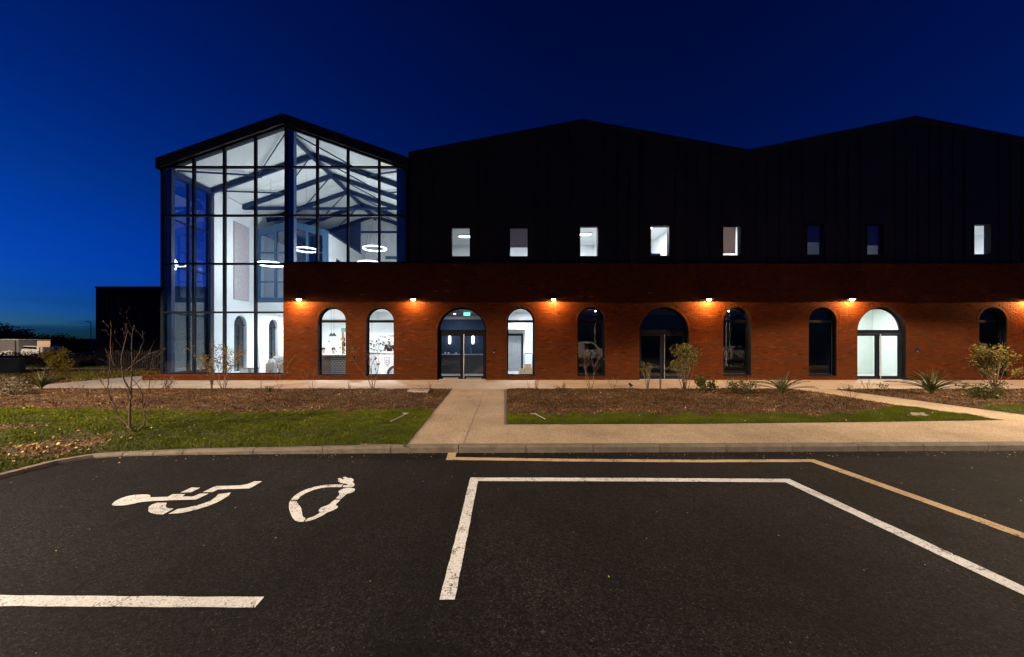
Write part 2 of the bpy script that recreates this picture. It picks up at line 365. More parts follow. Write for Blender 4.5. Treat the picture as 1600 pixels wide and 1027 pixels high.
# --- painted markings: flat sheets 4 mm over the asphalt, straight from the layout of the bays
ZP=0.004
def densify(poly, step=0.12, j=0.0035):
    out=[]
    for i in range(len(poly)):
        a=Vector(poly[i]); b=Vector(poly[(i+1)%len(poly)]); n=max(1,int((b-a).length/step))
        for k in range(n):
            p=a.lerp(b,k/n); out.append((p.x+random.uniform(-j,j),p.y+random.uniform(-j,j)))
    return out
def mark(name, pxs, mat, label, sc_=None, off=None, extra=None, smooth=False, jit=0.0035):
    objs=[]
    m=MB()
    for poly in pxs:
        pts=[((p[0]/sc_+off[0],p[1]/sc_+off[1]) if sc_ else p) for p in poly]
        pts=[G(*p,ZP) for p in pts]
        if smooth:
            q=[]; n=len(pts)
            for i in range(n):
                a=Vector(pts[i-1]);b=Vector(pts[i]);c=Vector(pts[(i+1)%n])
                an=(a-b).angle(c-b) if (a-b).length>1e-6 and (c-b).length>1e-6 else PI
                if an>math.radians(115): q.append(tuple((a-b)*0.22+b)); q.append(tuple((c-b)*0.22+b))
                else: q.append(tuple(b))
            pts=q
        pts=densify(pts,j=jit)
        m.add([(x,y,ZP) for x,y in pts],[tuple(range(len(pts)))])
    o=m.build(name,mat,lot)
    bm=bmesh.new(); bm.from_mesh(o.data)
    for f in bm.faces:
        f.normal_update()
        if f.normal.z<0: f.normal_flip()
    bmesh.ops.triangulate(bm,faces=bm.faces); bm.to_mesh(o.data); bm.free()
    o['label']=label
    return o
WC=[[(32,340),(50,318),(100,290),(170,262),(250,246),(340,240),(395,242),(420,254),(412,270),(590,264),(640,238),(765,236),(735,262),(840,262),(915,232),(1000,232),(870,292),(600,300),(400,310),(310,318),(240,336),(150,352),(70,354),(40,350)],
 [(718,222),(830,172),(922,172),(818,222)],
 [(942,218),(1065,158),(1300,152),(1380,140),(1460,108),(1534,110),(1412,180),(1090,192),(1035,218)],
 [(480,325),(583,322),(566,345),(575,365),(600,378),(655,380),(548,440),(460,438),(410,420),(392,395),(400,370),(430,342)],
 [(595,438),(690,386),(800,370),(920,340),(1010,310),(1060,275),(1090,240),(1216,222),(1205,250),(1160,280),(1060,330),(950,370),(850,400),(720,428)]]
mark('wheelchair_symbol',WC,M['paint_white'],'white stencilled wheelchair symbol lying on the parking bay',6.4,(170,735),smooth=True)
EV=[[(1005,145),(1050,138),(1075,160),(1125,155),(1085,125),(1130,115),(1190,140),(1240,135),(1285,165),(1280,195),(1255,208),(1300,235),(1310,260),(1280,290),(1210,305),(1085,300),(1110,265),(1180,265),(1165,240),(1070,232),(1010,195),(1000,185),(1045,178),(1005,160)],
 [(165,525),(215,465),(300,405),(420,345),(560,300),(720,268),(900,250),(1090,254),(1065,300),(900,297),(740,310),(600,340),(480,385),(380,435),(320,480),(288,525)],
 [(158,540),(272,540),(280,585),(330,640),(358,700),(366,770),(378,830),(440,858),(385,918),(300,918),(230,885),(175,810),(142,720),(130,620),(140,570)],
 [(410,914),(465,855),(560,830),(650,780),(692,745),(660,725),(670,690),(720,655),(830,620),(900,560),(955,520),(1050,525),(1000,580),(965,612),(1005,640),(1000,665),(940,705),(830,745),(720,810),(600,868),(500,900)],
 [(962,505),(1045,415),(1005,385),(1040,350),(1130,318),(1230,310),(1300,325),(1312,345),(1280,385),(1210,408),(1150,425),(1065,508)]]
mark('charging_symbol',EV,M['paint_white'],'white stencilled cable and plug symbol for electric charging',11.41,(440,735),smooth=True,jit=0.002)
mark('bay_line',[[(-620,928),(0,930),(412,933),(398,949),(0,947),(-620,946)]],M['paint_white'],'thick white line along the left bay with slanted end')
def lerp2(a,b,t): return (a[0]+(b[0]-a[0])*t, a[1]+(b[1]-a[1])*t)
def ext(p,q,Y):    # carry an edge on towards the camera until the given distance
    a=G(*p,ZP); b=G(*q,ZP); t=(Y-a[1])/(b[1]-a[1]); return lerp2(a,b,t)
def unG(pt): d=pt[1]; return (VX+pt[0]/d*FPX, VY+(CAMZ-ZP)/d*FPX)
e1=unG(ext((1233,748.3),(1600,916.3),1.0)); e2=unG(ext((1227,753.6),(1600,930.3),1.0))
mark('bay_line',[[(735,746.3),(985,746.8),(1233,748.3),(1600,916.3),e1,e2,(1600,930.3),(1227,753.6),(985,752.3),(747,751.6),(711,937),(687,937)]],M['paint_white'],'white U-shaped outline of the empty parking bay')
e1=unG(ext((1272,717.8),(1600,832.8),1.6)); e2=unG(ext((1268,721.9),(1600,841.6),1.6))
mark('bay_line',[[(700.5,705),(706,702.6),(714,703.6),(711.5,714.4),(900,717.2),(1100,718.6),(1272,717.8),(1600,832.8),e1,e2,(1600,841.6),(1268,721.9),(1100,722.5),(900,721.3),(711,718.9),(697,718.8)]],M['paint_ochre'],'pale ochre outline running outside the white bay line')

# --- kerb of separate stones
kerb=bpy.data.objects.new('kerb',None); link(kerb); kerb['kind']='structure'
def polypath(pts):
    L=[0]
    for a,b in zip(pts,pts[1:]): L.append(L[-1]+math.dist(a,b))
    def at(s):
        s=max(0,min(L[-1],s))
        for i in range(len(pts)-1):
            if s<=L[i+1]+1e-9:
                t=(s-L[i])/max(1e-9,L[i+1]-L[i]); a,b=pts[i],pts[i+1]
                d=Vector((b[0]-a[0],b[1]-a[1])).normalized()
                return (a[0]+(b[0]-a[0])*t, a[1]+(b[1]-a[1])*t), d
    return at, L[-1]
kat,kL=polypath(KERB)
s=0.0; KW=0.125; ktop=0.108
while s<kL-0.05:
    ln=1.0
    if 8.1<s<9.6: ln=0.4
    s1=min(kL,s+ln)
    m=MB(); secs=[]; dz=random.uniform(-0.003,0.003)
    ks=3
    for k in range(ks+1):
        ss=s+0.005+(s1-s-0.010)*k/ks
        p,d=kat(ss); nrm=Vector((-d.y,d.x))   # to the left of travel = away from the asphalt
        kt=ktop-0.062*min(1,max(0,(-1.2-p[0])/4.2)); prof=[(0,-0.05),(0.004,kt-0.03),(0.03,kt),(KW,kt),(KW,-0.05)]
        secs.append([(p[0]+nrm.x*a,p[1]+nrm.y*a,z+dz) for a,z in prof])
    n=5
    vs=[v for sct in secs for v in sct]; fs=[]
    for k in range(ks):
        for j in range(n): fs.append((k*n+j,(k+1)*n+j,(k+1)*n+(j+1)%n,k*n+(j+1)%n))
    fs.append(tuple(range(n))); fs.append(tuple(ks*n+j for j in reversed(range(n))))
    m.add(vs,fs); m.build('kerb_stone',M['kerb'],kerb,fix=True)
    s=s1
def kerb_back(off=KW+0.004, lo=0, hi=None, n=60):
    hi=kL if hi is None else hi; out=[]
    for i in range(n+1):
        p,d=kat(lo+(hi-lo)*i/n); out.append((p[0]-d.y*off,p[1]+d.x*off))
    return out
KB=[p for p in kerb_back(n=240)]
def kb_y(x):
    best=min(KB,key=lambda p:abs(p[0]-x) if p[1]>5 else 99); return best[1]
PV=0.1
# --- path of bound gravel: a slab behind the kerb, with the beds on top of it
pathpoly=[p for p in KB if p[0]>-2.3 and p[1]>5.5]+[(36,13.497),(-3.0,13.497)]
pt=sheet('path',pathpoly,PV,M['resin'],kind='structure')
pv=sheet('pavement',[(-16.1,13.5),(36,13.5),(36,17.3),(-14.6,17.3),(-14.7,21),(-17.6,21),(-17.3,15.2)],PV,M['concrete'],kind='structure')
fx=[MB() for _ in range(1)]
# thin joints in the pavement in front of the building
for x in (-12.2,-7.4,-2.6,0.36,4.6,9.4,14.2,19.0):
    o=boxo('expansion_joint',(x-0.006,x+0.006,13.51,16.99,PV+0.0005,PV+0.004),M['grey'],pv)
ja,jb=G(757,611,PV),G(722,698,PV)
MB().bar((ja[0],ja[1],PV+0.002),(jb[0],jb[1],PV+0.002),0.007,0.004).build('joint',M['cabinet_stone'],pt)
MB().bar((G(789,612,PV)[0],13.4,PV+0.003),(G(790,664,PV)[0],7.5,PV+0.003),0.05,0.006).build('edging',M['kerb'],pt)
# covers and the flat drain grate
# --- planting beds -----------------------------------------------------------
def inside(poly, X, Y):
    X=np.asarray(X);Y=np.asarray(Y); c=np.zeros(X.shape,bool); n=len(poly)
    for i in range(n):
        x0,y0=poly[i]; x1,y1=poly[(i+1)%n]
        if y0==y1: continue
        k=((y0>Y)!=(y1>Y))&(X<(x1-x0)*(Y-y0)/(y1-y0)+x0); c^=k
    return c
def edgedist(poly, X, Y):
    X=np.asarray(X);Y=np.asarray(Y); D=np.full(X.shape,1e9); n=len(poly)
    for i in range(n):
        x0,y0=poly[i]; x1,y1=poly[(i+1)%n]; dx,dy=x1-x0,y1-y0; L=dx*dx+dy*dy
        if L<1e-12: continue
        t=np.clip(((X-x0)*dx+(Y-y0)*dy)/L,0,1); D=np.minimum(D,np.hypot(X-x0-t*dx,Y-y0-t*dy))
    return D
def Gp(*pts): return [G(px,py,PV) for px,py in pts]
bedL=Gp((706,608.6),(632,699.4))
kbL=[p for p in KB if p[0]<bedL[1][0]-0.05]
bedL=[bedL[0],bedL[1]]+list(reversed(kbL))+[(-16,-3),(-16,13.48)]
bedL=[p for p in bedL]
bedM=Gp((791.5,608.8),(793,663.6),(1100,662.6),(1350,660),(1571,656.8),(1480,645.5),(1396,634),(1348,626),(1315,620),(1263,612.6),(1235,609.2))
bedR=Gp((1305,609.2),(1400,621.5),(1500,635),(1600,648.5))
a0,a1=bedR[-2],bedR[-1]; dd=Vector((a1[0]-a0[0],a1[1]-a0[1])).normalized()
bedR=bedR+[(a1[0]+dd.x*2.2,a1[1]+dd.y*2.2),(24,8.0),(24,13.48)]
def lawnL(X,Y):
    b=8.55+0.35*vnoise(X,Y,1.3,1)+0.25*vnoise(X,Y,4.1,2)+np.clip((X+3.4)*0.45,0,0.7)+np.clip((-6.6-X)*0.16,0,0.9)
    v=np.clip((b-Y)/0.22,0,1)
    # worn, leaf-strewn patch beside the kerb's bend
    p=np.exp(-(((X+6.55)/0.65)**2+((Y-5.9)/0.75)**2))+0.9*np.exp(-(((X+8.6)/0.6)**2+((Y-7.1)/0.35)**2))
    return np.clip(v-0.9*np.clip(p*1.6-0.25+0.25*vnoise(X,Y,5,4),0,1),0,1)
def lawnM(X,Y):
    b=8.35+0.22*vnoise(X,Y,1.6,3)+0.2*vnoise(X,Y,4.6,5)+np.clip((X-7.2)*0.55,0,2.4)+np.clip((0.6-X)*0.5,0,0.35)
    return np.clip((b-Y)/0.2,0,1)
def lawnR(X,Y):
    b=9.0+0.25*vnoise(X,Y,1.6,6)+np.clip((X-9.5)*0.25,0,2)
    return np.clip((b-Y)/0.25,0,1)
def bedh(poly,X,Y,seed):
    e=edgedist(poly,X,Y)
    drop=0.062*np.clip((-1.2-X)/4.2,0,1)*np.exp(-np.maximum(0,np.where(Y<5.75,-6.12-X,Y-5.95))/0.9) if seed==11 else 0.0
    return PV+0.006-drop+0.055*(1-np.exp(-e/0.35))+np.minimum(e,0.5)*(0.07*vnoise(X,Y,2.2,seed)+0.06*vnoise(X,Y,6.5,seed+1))
BEDS=[]
def make_bed(name, poly, lawnf, seed, step=0.14):
    bm=bmesh.new(); vs=[bm.verts.new((x,y,0)) for x,y in poly]; bm.faces.new(vs)
    xs=[p[0] for p in poly]; ys=[p[1] for p in poly]
    x=min(xs)+step*0.7
    while x<max(xs):
        bmesh.ops.bisect_plane(bm,geom=bm.verts[:]+bm.edges[:]+bm.faces[:],plane_co=(x,0,0),plane_no=(1,0,0)); x+=step if x>-12.5 else step*4
    y=min(ys)+step*0.7
    while y<max(ys):
        bmesh.ops.bisect_plane(bm,geom=bm.verts[:]+bm.edges[:]+bm.faces[:],plane_co=(0,y,0),plane_no=(0,1,0)); y+=step if y>3 else step*4
    bmesh.ops.triangulate(bm,faces=[f for f in bm.faces if len(f.verts)>4])
    for f in bm.faces:
        f.normal_update()
        if f.normal.z<0: f.normal_flip()
    me=bpy.data.meshes.new(name); bm.to_mesh(me); bm.free()
    n=len(me.vertices); co=np.empty(n*3); me.vertices.foreach_get('co',co); co=co.reshape(-1,3)
    co[:,2]=bedh(poly,co[:,0],co[:,1],seed); me.vertices.foreach_set('co',co.ravel())
    a=me.attributes.new('lawn','FLOAT','POINT'); a.data.foreach_set('value',lawnf(co[:,0],co[:,1]))
    me.materials.append(M['soil']); me.polygons.foreach_set('use_smooth',[True]*len(me.polygons)); me.update()
    o=link(bpy.data.objects.new(name,me)); o['kind']='structure'
    BEDS.append((poly,lawnf,seed)); return o
make_bed('planting_bed',bedL,lawnL,11)
make_bed('planting_bed',bedM,lawnM,21)
make_bed('planting_bed',bedR,lawnR,31)
def gz(x,y):
    for poly,lf,sd in BEDS:
        if inside(poly,np.array([x]),np.array([y]))[0]: return float(bedh(poly,np.array([x]),np.array([y]),sd)[0])
    return PV
rs=np.random.RandomState(5)
def scatter(bi, n, want, xr, yr):
    poly,lf,sd=BEDS[bi]
    X=rs.uniform(xr[0],xr[1],n); Y=rs.uniform(yr[0],yr[1],n)
    k=inside(poly,X,Y)&(np.abs(X)<1.42*np.maximum(Y,0)+1.8); X,Y=X[k],Y[k]
    l=lf(X,Y); k=want(l,X,Y); X,Y=X[k],Y[k]
    return X,Y,bedh(poly,X,Y,sd)
def polys_from(V, F, R_, name, mat, kind='stuff', label=None, cat=None):
    me=bpy.data.meshes.new(name); nv,nf=len(V),len(F); k=F.shape[1]
    me.vertices.add(nv); me.vertices.foreach_set('co',V.astype(np.float32).ravel())
    me.loops.add(nf*k); me.loops.foreach_set('vertex_index',F.astype(np.int32).ravel())
    me.polygons.add(nf); me.polygons.foreach_set('loop_start',np.arange(0,nf*k,k,dtype=np.int32))
    a=me.attributes.new('rnd','FLOAT','FACE'); a.data.foreach_set('value',R_.astype(np.float32))
    me.materials.append(mat); me.update(calc_edges=True); me.validate()
    o=link(bpy.data.objects.new(name,me)); return tag(o,label,cat,kind=kind)
def blades(X,Y,Z,hmin,hmax,w):
    n=len(X); a=rs.uniform(0,2*PI,n); h=rs.uniform(hmin,hmax,n)*(0.75+0.35*vnoise(X,Y,3.0,9)); lean=rs.normal(0,0.35,(n,2))*h[:,None]
    dx=np.cos(a)*w; dy=np.sin(a)*w
    V=np.empty((n,3,3)); V[:,0]=np.stack([X-dx,Y-dy,Z-0.004],1); V[:,1]=np.stack([X+dx,Y+dy,Z-0.004],1)
    V[:,2]=np.stack([X+lean[:,0],Y+lean[:,1],Z+h],1)
    R_=np.clip(0.45+0.22*vnoise(X,Y,0.9,3)+0.18*vnoise(X,Y,3.7,8)+rs.normal(0,0.16,n),0,1)
    return V.reshape(-1,3), np.arange(n*3).reshape(-1,3), R_
def flakes(X,Y,Z,smin,smax,asp,tilt=0.35,lift=0.006):
    n=len(X); a=rs.uniform(0,2*PI,n); L=rs.uniform(smin,smax,n)/2; W=L*rs.uniform(asp[0],asp[1],n)
    t1=rs.normal(0,tilt,n); t2=rs.normal(0,tilt,n)
    u=np.stack([np.cos(a),np.sin(a),np.tan(np.clip(t1,-1,1))],1)*L[:,None]; v=np.stack([-np.sin(a),np.cos(a),np.tan(np.clip(t2,-1,1))],1)*W[:,None]
    c=np.stack([X,Y,Z+lift+np.abs(u[:,2])*0.6],1)
    V=np.empty((n,4,3)); V[:,0]=c-u*0.9-v*0.6; V[:,1]=c+u*0.4-v; V[:,2]=c+u+v*0.4; V[:,3]=c-u*0.4+v
    return V.reshape(-1,3), np.arange(n*4).reshape(-1,4)
nz=lambda l,X,Y: l>rs.uniform(0.25,0.8,len(l))
for bi,xr,yr,n,lab in ((0,(-14,-1.2),(3.0,10.5),460000,'short green lawn between the kerb and the left planting bed'),
                   (1,(-0.1,9.8),(7.4,10.8),210000,'strip of short grass along the front of the middle bed'),
                   (2,(8,16),(8,11),60000,'grass patch at the front of the right bed')):
    X,Y,Z=scatter(bi,n,nz,xr,yr); V,F,R_=blades(X,Y,Z,0.022,0.055,0.0042)
    polys_from(V,F,R_,'lawn_grass',M['grass'],label=lab,cat='grass')
ch=lambda l,X,Y: l<rs.uniform(0.05,0.6,len(l))
for bi,xr,yr,n,lab in ((0,(-17,-1.2),(3.0,13.5),300000,'brown bark mulch over the left planting bed'),
                   (1,(-0.1,9.8),(7.4,13.6),170000,'brown bark mulch over the middle planting bed'),
                   (2,(9,24),(8,13.6),150000,'brown bark mulch over the right planting bed')):
    X,Y,Z=scatter(bi,n,ch,xr,yr); V,F=flakes(X,Y,Z,0.012,0.046,(0.22,0.55),0.45)
    polys_from(V,F,np.clip(rs.beta(1.6,2.4,len(X))+0.22*vnoise(X,Y,1.1,2)+0.12*vnoise(X,Y,4.3,5),0,1),'bark_mulch',M['chip'],label=lab,cat='mulch')
# fallen leaves caught along the edge of lawn and mulch, and litter along the kerb
def lw(l,X,Y): return rs.uniform(0,1,len(X))<np.exp(-((l-0.5)/0.45)**2)*np.clip(0.35+0.5*vnoise(X,Y,1.4,12),0.03,1)
X,Y,Z=scatter(0,11000,lw,(-14,-1.2),(4.5,9.6)); V,F=flakes(X,Y,Z,0.014,0.036,(0.5,0.9),0.3,0.02)
polys_from(V,F,rs.uniform(0,1,len(X)),'fallen_leaves',M['deadleaf'],label='dry yellow leaves strewn along the edge of the left lawn',cat='leaves')
X,Y,Z=scatter(0,2200,lambda l,X,Y: rs.uniform(0,1,len(X))<np.exp(-(((X+6.6)/0.75)**2+((Y-5.6)/0.9)**2)),(-9,-5.8),(3.6,7)); V,F=flakes(X,Y,Z,0.02,0.055,(0.5,0.9),0.35,0.012)
polys_from(V,F,rs.uniform(0,1,len(X)),'fallen_leaves',M['deadleaf'],label='dead leaves heaped beside the bend of the kerb',cat='leaves')
X,Y,Z=scatter(1,2200,lw,(-0.1,9.8),(7.5,9.6)); V,F=flakes(X,Y,Z,0.014,0.036,(0.5,0.9),0.3,0.02)
polys_from(V,F,rs.uniform(0,1,len(X)),'fallen_leaves',M['deadleaf'],label='dry leaves strewn along the grass strip of the middle bed',cat='leaves')
n=420; X=rs.uniform(-5.5,9,n); Y=np.interp(X,[p[0] for p in KERB[4:]],[p[1] for p in KERB[4:]])-0.02-np.abs(rs.normal(0,0.16,n)); V,F=flakes(X,Y,np.zeros(n),0.008,0.03,(0.3,0.8),0.25,0.004)
n2=160; X2=rs.uniform(-7,8,n2); Y2=rs.uniform(1.6,5.8,n2); k=X2>-5.8; X2,Y2=X2[k],Y2[k]; V2,F2=flakes(X2,Y2,np.zeros(len(X2)),0.006,0.022,(0.4,0.9),0.25,0.006)
polys_from(np.vstack([V,V2]),np.vstack([F,F2+len(V)]),rs.uniform(0,1,len(F)+len(F2)),'litter',M['deadleaf'],label='crumbs of leaf and grit scattered on the asphalt',cat='litter')
n=60000; X=rs.uniform(-32,-16,n); Y=rs.uniform(13.7,25.2,n); k=(X<-17.8)|((Y<15)&(X<-17.2)); X,Y=X[k],Y[k]; V,F=flakes(X,Y,np.full(len(X),0.06),0.04,0.12,(0.25,0.6))
polys_from(V,F,np.clip(rs.beta(2,2.2,len(X))+0.2*vnoise(X,Y,0.7,2),0,1),'bark_mulch',M['chip'],label='brown bark mulch on the verge left of the building',cat='mulch')
n=60000; X=rs.uniform(-40,-16,n); Y=rs.uniform(16,30,n); k=(vnoise(X,Y,0.5,7)>0.1)&(np.abs(Y-26)>0.8)&(X<-18); X,Y=X[k],Y[k]; V,F,R_=blades(X,Y,np.full(len(X),0.05),0.06,0.2,0.012)
polys_from(V,F,R_,'rough_grass',M['grass'],label='rough grass in patches on the verge left of the building',cat='grass')
# flat things lying in the lawns and beds
def slab(name,pxs,z,h,mat,label,cat,bevel=0.006,parent=None):
    pts=Gp(*pxs); cx=sum(p[0] for p in pts)/len(pts); cy_=sum(p[1] for p in pts)/len(pts); zz=gz(cx,cy_)
    o=MB().prism_z([(x-cx,y-cy_) for x,y in pts],-0.05,h).build(name,mat,parent,bevel=bevel,fix=True); o.location=(cx,cy_,zz)
    return tag(o,label,cat)
slab('inspection_cover',[(1417,653),(1461,652.6),(1446,646),(1426,645.6)],0.1,0.012,M['cabinet_stone'],'grey concrete inspection cover set in the grass wedge','cover')
slab('inspection_cover',[(560,612.4),(612,613.6),(618,609.6),(572,609.2)],0.1,0.012,M['cabinet_stone'],'flat pale cover in the mulch below the second arched window','cover')
slab('inspection_cover',[(636,616.2),(668,617.2),(672,613.2),(640,613)],0.1,0.012,M['cabinet_stone'],'flat pale cover in the mulch near the central path','cover')
boxo('drain_grate',(-11.2,-10.3,15.05,15.2,PV+0.001,PV+0.014),M['grey'],pv)
def stake(px,py,px2,py2,label):
    a=G(px,py,PV+0.08); b=G(px2,py2,PV+0.05); o=thing('marker_peg',label,'peg',(a[0],a[1],gz(*a)))
    MB().bar((0,0,0.045),(b[0]-a[0],b[1]-a[1],0.02),0.016,0.010).build('shaft',M['cabinet_stone'],o)
    MB().box(-0.09,0.03,-0.04,0.04,0.04,0.055).build('head',M['cabinet_stone'],o,bevel=0.006)
stake(836,648,852,656.5,'pale peg lying in the grass of the middle bed')
stake(636,647,610,660,'pale peg lying in the grass by the left edge of the central path')
# far-left verge, side path and low ground strips
sheet('verge',[(-60,13.6),(-16.2,13.6),(-17.4,15.2),(-17.7,21),(-17.7,24),(-60,24)],0.06,M['soil'],kind='structure')
sheet('side_path',[(-60,25.4),(-15.3,25.4),(-15.3,26.6),(-60,26.6)],0.03,M['concrete'],kind='structure')
sheet('verge',[(-16.02,-3),(-60,-3),(-60,13.6),(-16.02,13.48)],0.11,M['soil'],kind='structure')
# ================================================================== MAIN BUILDING
bld=thing('main_building','long building with glazed gable, arched brick ground floor and black clad upper storey','building',(0,0,0))
BZ0, BZ1 = PV-0.06, 5.07          # brick band
BX0, BX1 = FX(443), 25.2
WT = 0.36                          # wall thickness
WW, DW, ATOP, WBOT = 1.19, 2.10, 3.21, 0.275
OPEN=[(518.3,'w'),(593.6,'w'),(721.6,'d'),(813.6,'w'),(924.0,'w'),(1037.7,'d'),(1152.0,'w'),(1285.5,'w'),(1378.3,'d'),(1551.8,'w')]
ops=[]
for px,k in OPEN:
    x=FX(px); wd=WW if k=='w' else DW
    ops.append(dict(x=x,k=k,hw=wd/2,zb=WBOT if k=='w' else PV,zs=ATOP-wd/2,zt=ATOP))
# ---- backing wall (mortar) with arched holes
m=MB(); y0,y1=FY+0.010,FY+WT
cuts=sorted(ops,key=lambda o:o['x']); x=BX0
for o in cuts:
    m.box(x,o['x']-o['hw'],y0,y1,BZ0,BZ1); x=o['x']+o['hw']
    if o['k']=='w': m.box(o['x']-o['hw'],o['x']+o['hw'],y0,y1,BZ0,o['zb'])
    n=20; arc=[(o['x']-o['hw']*math.cos(PI*i/n),o['zs']+o['hw']*math.sin(PI*i/n)) for i in range(n+1)]
    for (xa,za),(xb,zb_) in zip(arc,arc[1:]):
        m.quad((xa,y0,za),(xb,y0,zb_),(xb,y0,BZ1),(xa,y0,BZ1)); m.quad((xa,y1,za),(xa,y1,BZ1),(xb,y1,BZ1),(xb,y1,zb_))
        m.quad((xa,y0,za),(xa,y1,za),(xb,y1,zb_),(xb,y0,zb_)); m.quad((xa,y0,BZ1),(xb,y0,BZ1),(xb,y1,BZ1),(xa,y1,BZ1))
m.box(x,BX1,y0,y1,BZ0,BZ1)
wall=m.build('brick_wall',M['mortar'],bld)
# ---- bricks: stretcher bond, cut round the arches, plus a ring of voussoirs to each arch
CH, JT, BL, DEEP = 0.075, 0.010, 0.225, 0.018
RING=0.105
V=[];Fq=[];Rr=[]
def brick(xa,xb,za,zb_,jit=True):
    if xb-xa<0.03: return
    p=random.gauss(0,0.0018) if jit else 0
    n=len(V); yf=FY+p; yb=FY+DEEP; c=0.003
    V.extend([(xa+c,yf,za+c),(xb-c,yf,za+c),(xb-c,yf,zb_-c),(xa+c,yf,zb_-c),(xa,yb,za),(xb,yb,za),(xb,yb,zb_),(xa,yb,zb_)])
    Fq.extend([(n,n+1,n+2,n+3),(n,n+4,n+5,n+1),(n+1,n+5,n+6,n+2),(n+2,n+6,n+7,n+3),(n+3,n+7,n+4,n)])
    r=min(1,max(0,random.gauss(0.5,0.15))); Rr.extend([r]*5)
JOINTS=[FX(868),FX(1325)]
rows=int((BZ1-BZ0)/CH)
for i in range(rows+1):
    za=BZ0+i*CH; zb_=min(BZ1,za+CH-JT)
    if zb_-za<0.02: continue
    blocked=[(j-0.007,j+0.007) for j in JOINTS]
    for o in ops:
        if zb_<=o['zb'] or za>=o['zt']+RING+0.005: continue
        if za<o['zs']: hw=o['hw']
        else: hw=0
        R0=o['hw']+RING+JT
        zlo=max(za,o['zs'])
        if zb_>o['zs'] and zlo-o['zs']<R0:
            hw=max(hw, math.sqrt(max(0,R0*R0-(zlo-o['zs'])**2)) if zlo>o['zs']+0.02 else max(hw, o['hw'] if za<o['zs'] else R0))
        if hw>0: blocked.append((o['x']-hw,o['x']+hw))
    blocked.sort(); segs=[]; x=BX0
    for a,b_ in blocked:
        if a>x: segs.append((x,a))
        x=max(x,b_)
    segs.append((x,BX1))
    ofs=(i%2)*BL/2
    for a,b_ in segs:
        k=math.floor((a-BX0-ofs)/BL)
        while True:
            xa=BX0+ofs+k*BL; xb=xa+BL-JT; k+=1
            if xa>=b_: break
            brick(max(xa,a),min(xb,b_),za,zb_)
for o in ops:
    n=int(PI*(o['hw']+RING*0.5)/0.075)
    for j in range(n):
        a0_=PI*j/n+0.004/o['hw']; a1_=PI*(j+1)/n-0.004/o['hw']; r=min(1,max(0,random.gauss(0.5,0.14)))
        p=FY-0.002+random.gauss(0,0.0015); k=len(V); ra,rb=o['hw']+0.001,o['hw']+RING
        for yy in (p,FY+DEEP):
            for (rr,aa) in ((ra,a0_),(ra,a1_),(rb,a1_),(rb,a0_)): V.append((o['x']+rr*math.cos(aa),yy,o['zs']+rr*math.sin(aa)))
        Fq.extend([(k,k+1,k+2,k+3),(k,k+4,k+5,k+1),(k+1,k+5,k+6,k+2),(k+2,k+6,k+7,k+3),(k+3,k+7,k+4,k)]); Rr.extend([r]*5)
bm_=MB(); bm_.v=V; bm_.f=Fq; bm_.r=Rr; bm_.m=[0]*len(Fq)
bo=bm_.build('bricks',M['brick'],wall,rnd=True,fix=True); bo['kind']='stuff'
boxo('brick_return',(BX0-0.018,BX0-0.0005,FY+0.012,FY+WT,BZ0,BZ1),M['brick_plain'],wall)
boxo('coping',(BX0-0.03,BX1,FY-0.03,FY+0.20,BZ1+0.001,BZ1+0.03),M['clad'],wall)
# low brick plinth under the glass
m=MB(); z=PV-0.05; i=0; pl=[]
plo=boxo('plinth',(-15.25,BX0-0.02,FY-0.10,FY+0.3,PV-0.05,0.305),M['mortar'],bld)
V=[];Fq=[];Rr=[]
FYs=FY; FY=FY-0.118
for i in range(5):
    za=PV-0.05+i*CH; zb_=min(0.312,za+CH-JT); x=-15.262+(i%2)*BL/2-BL/2
    while x<BX0-0.02:
        brick(max(x,-15.262),min(x+BL-JT,BX0-0.021),za,zb_); x+=BL
FY=FYs
bm_=MB(); bm_.v=V; bm_.f=Fq; bm_.r=Rr; bm_.m=[0]*len(Fq)
b2=bm_.build('bricks',M['brick'],plo,rnd=True,fix=True); b2['kind']='stuff'
boxo('capping',(-15.27,BX0-0.022,FY-0.125,FY+0.1,0.312,0.325),M['brick_plain'],plo)

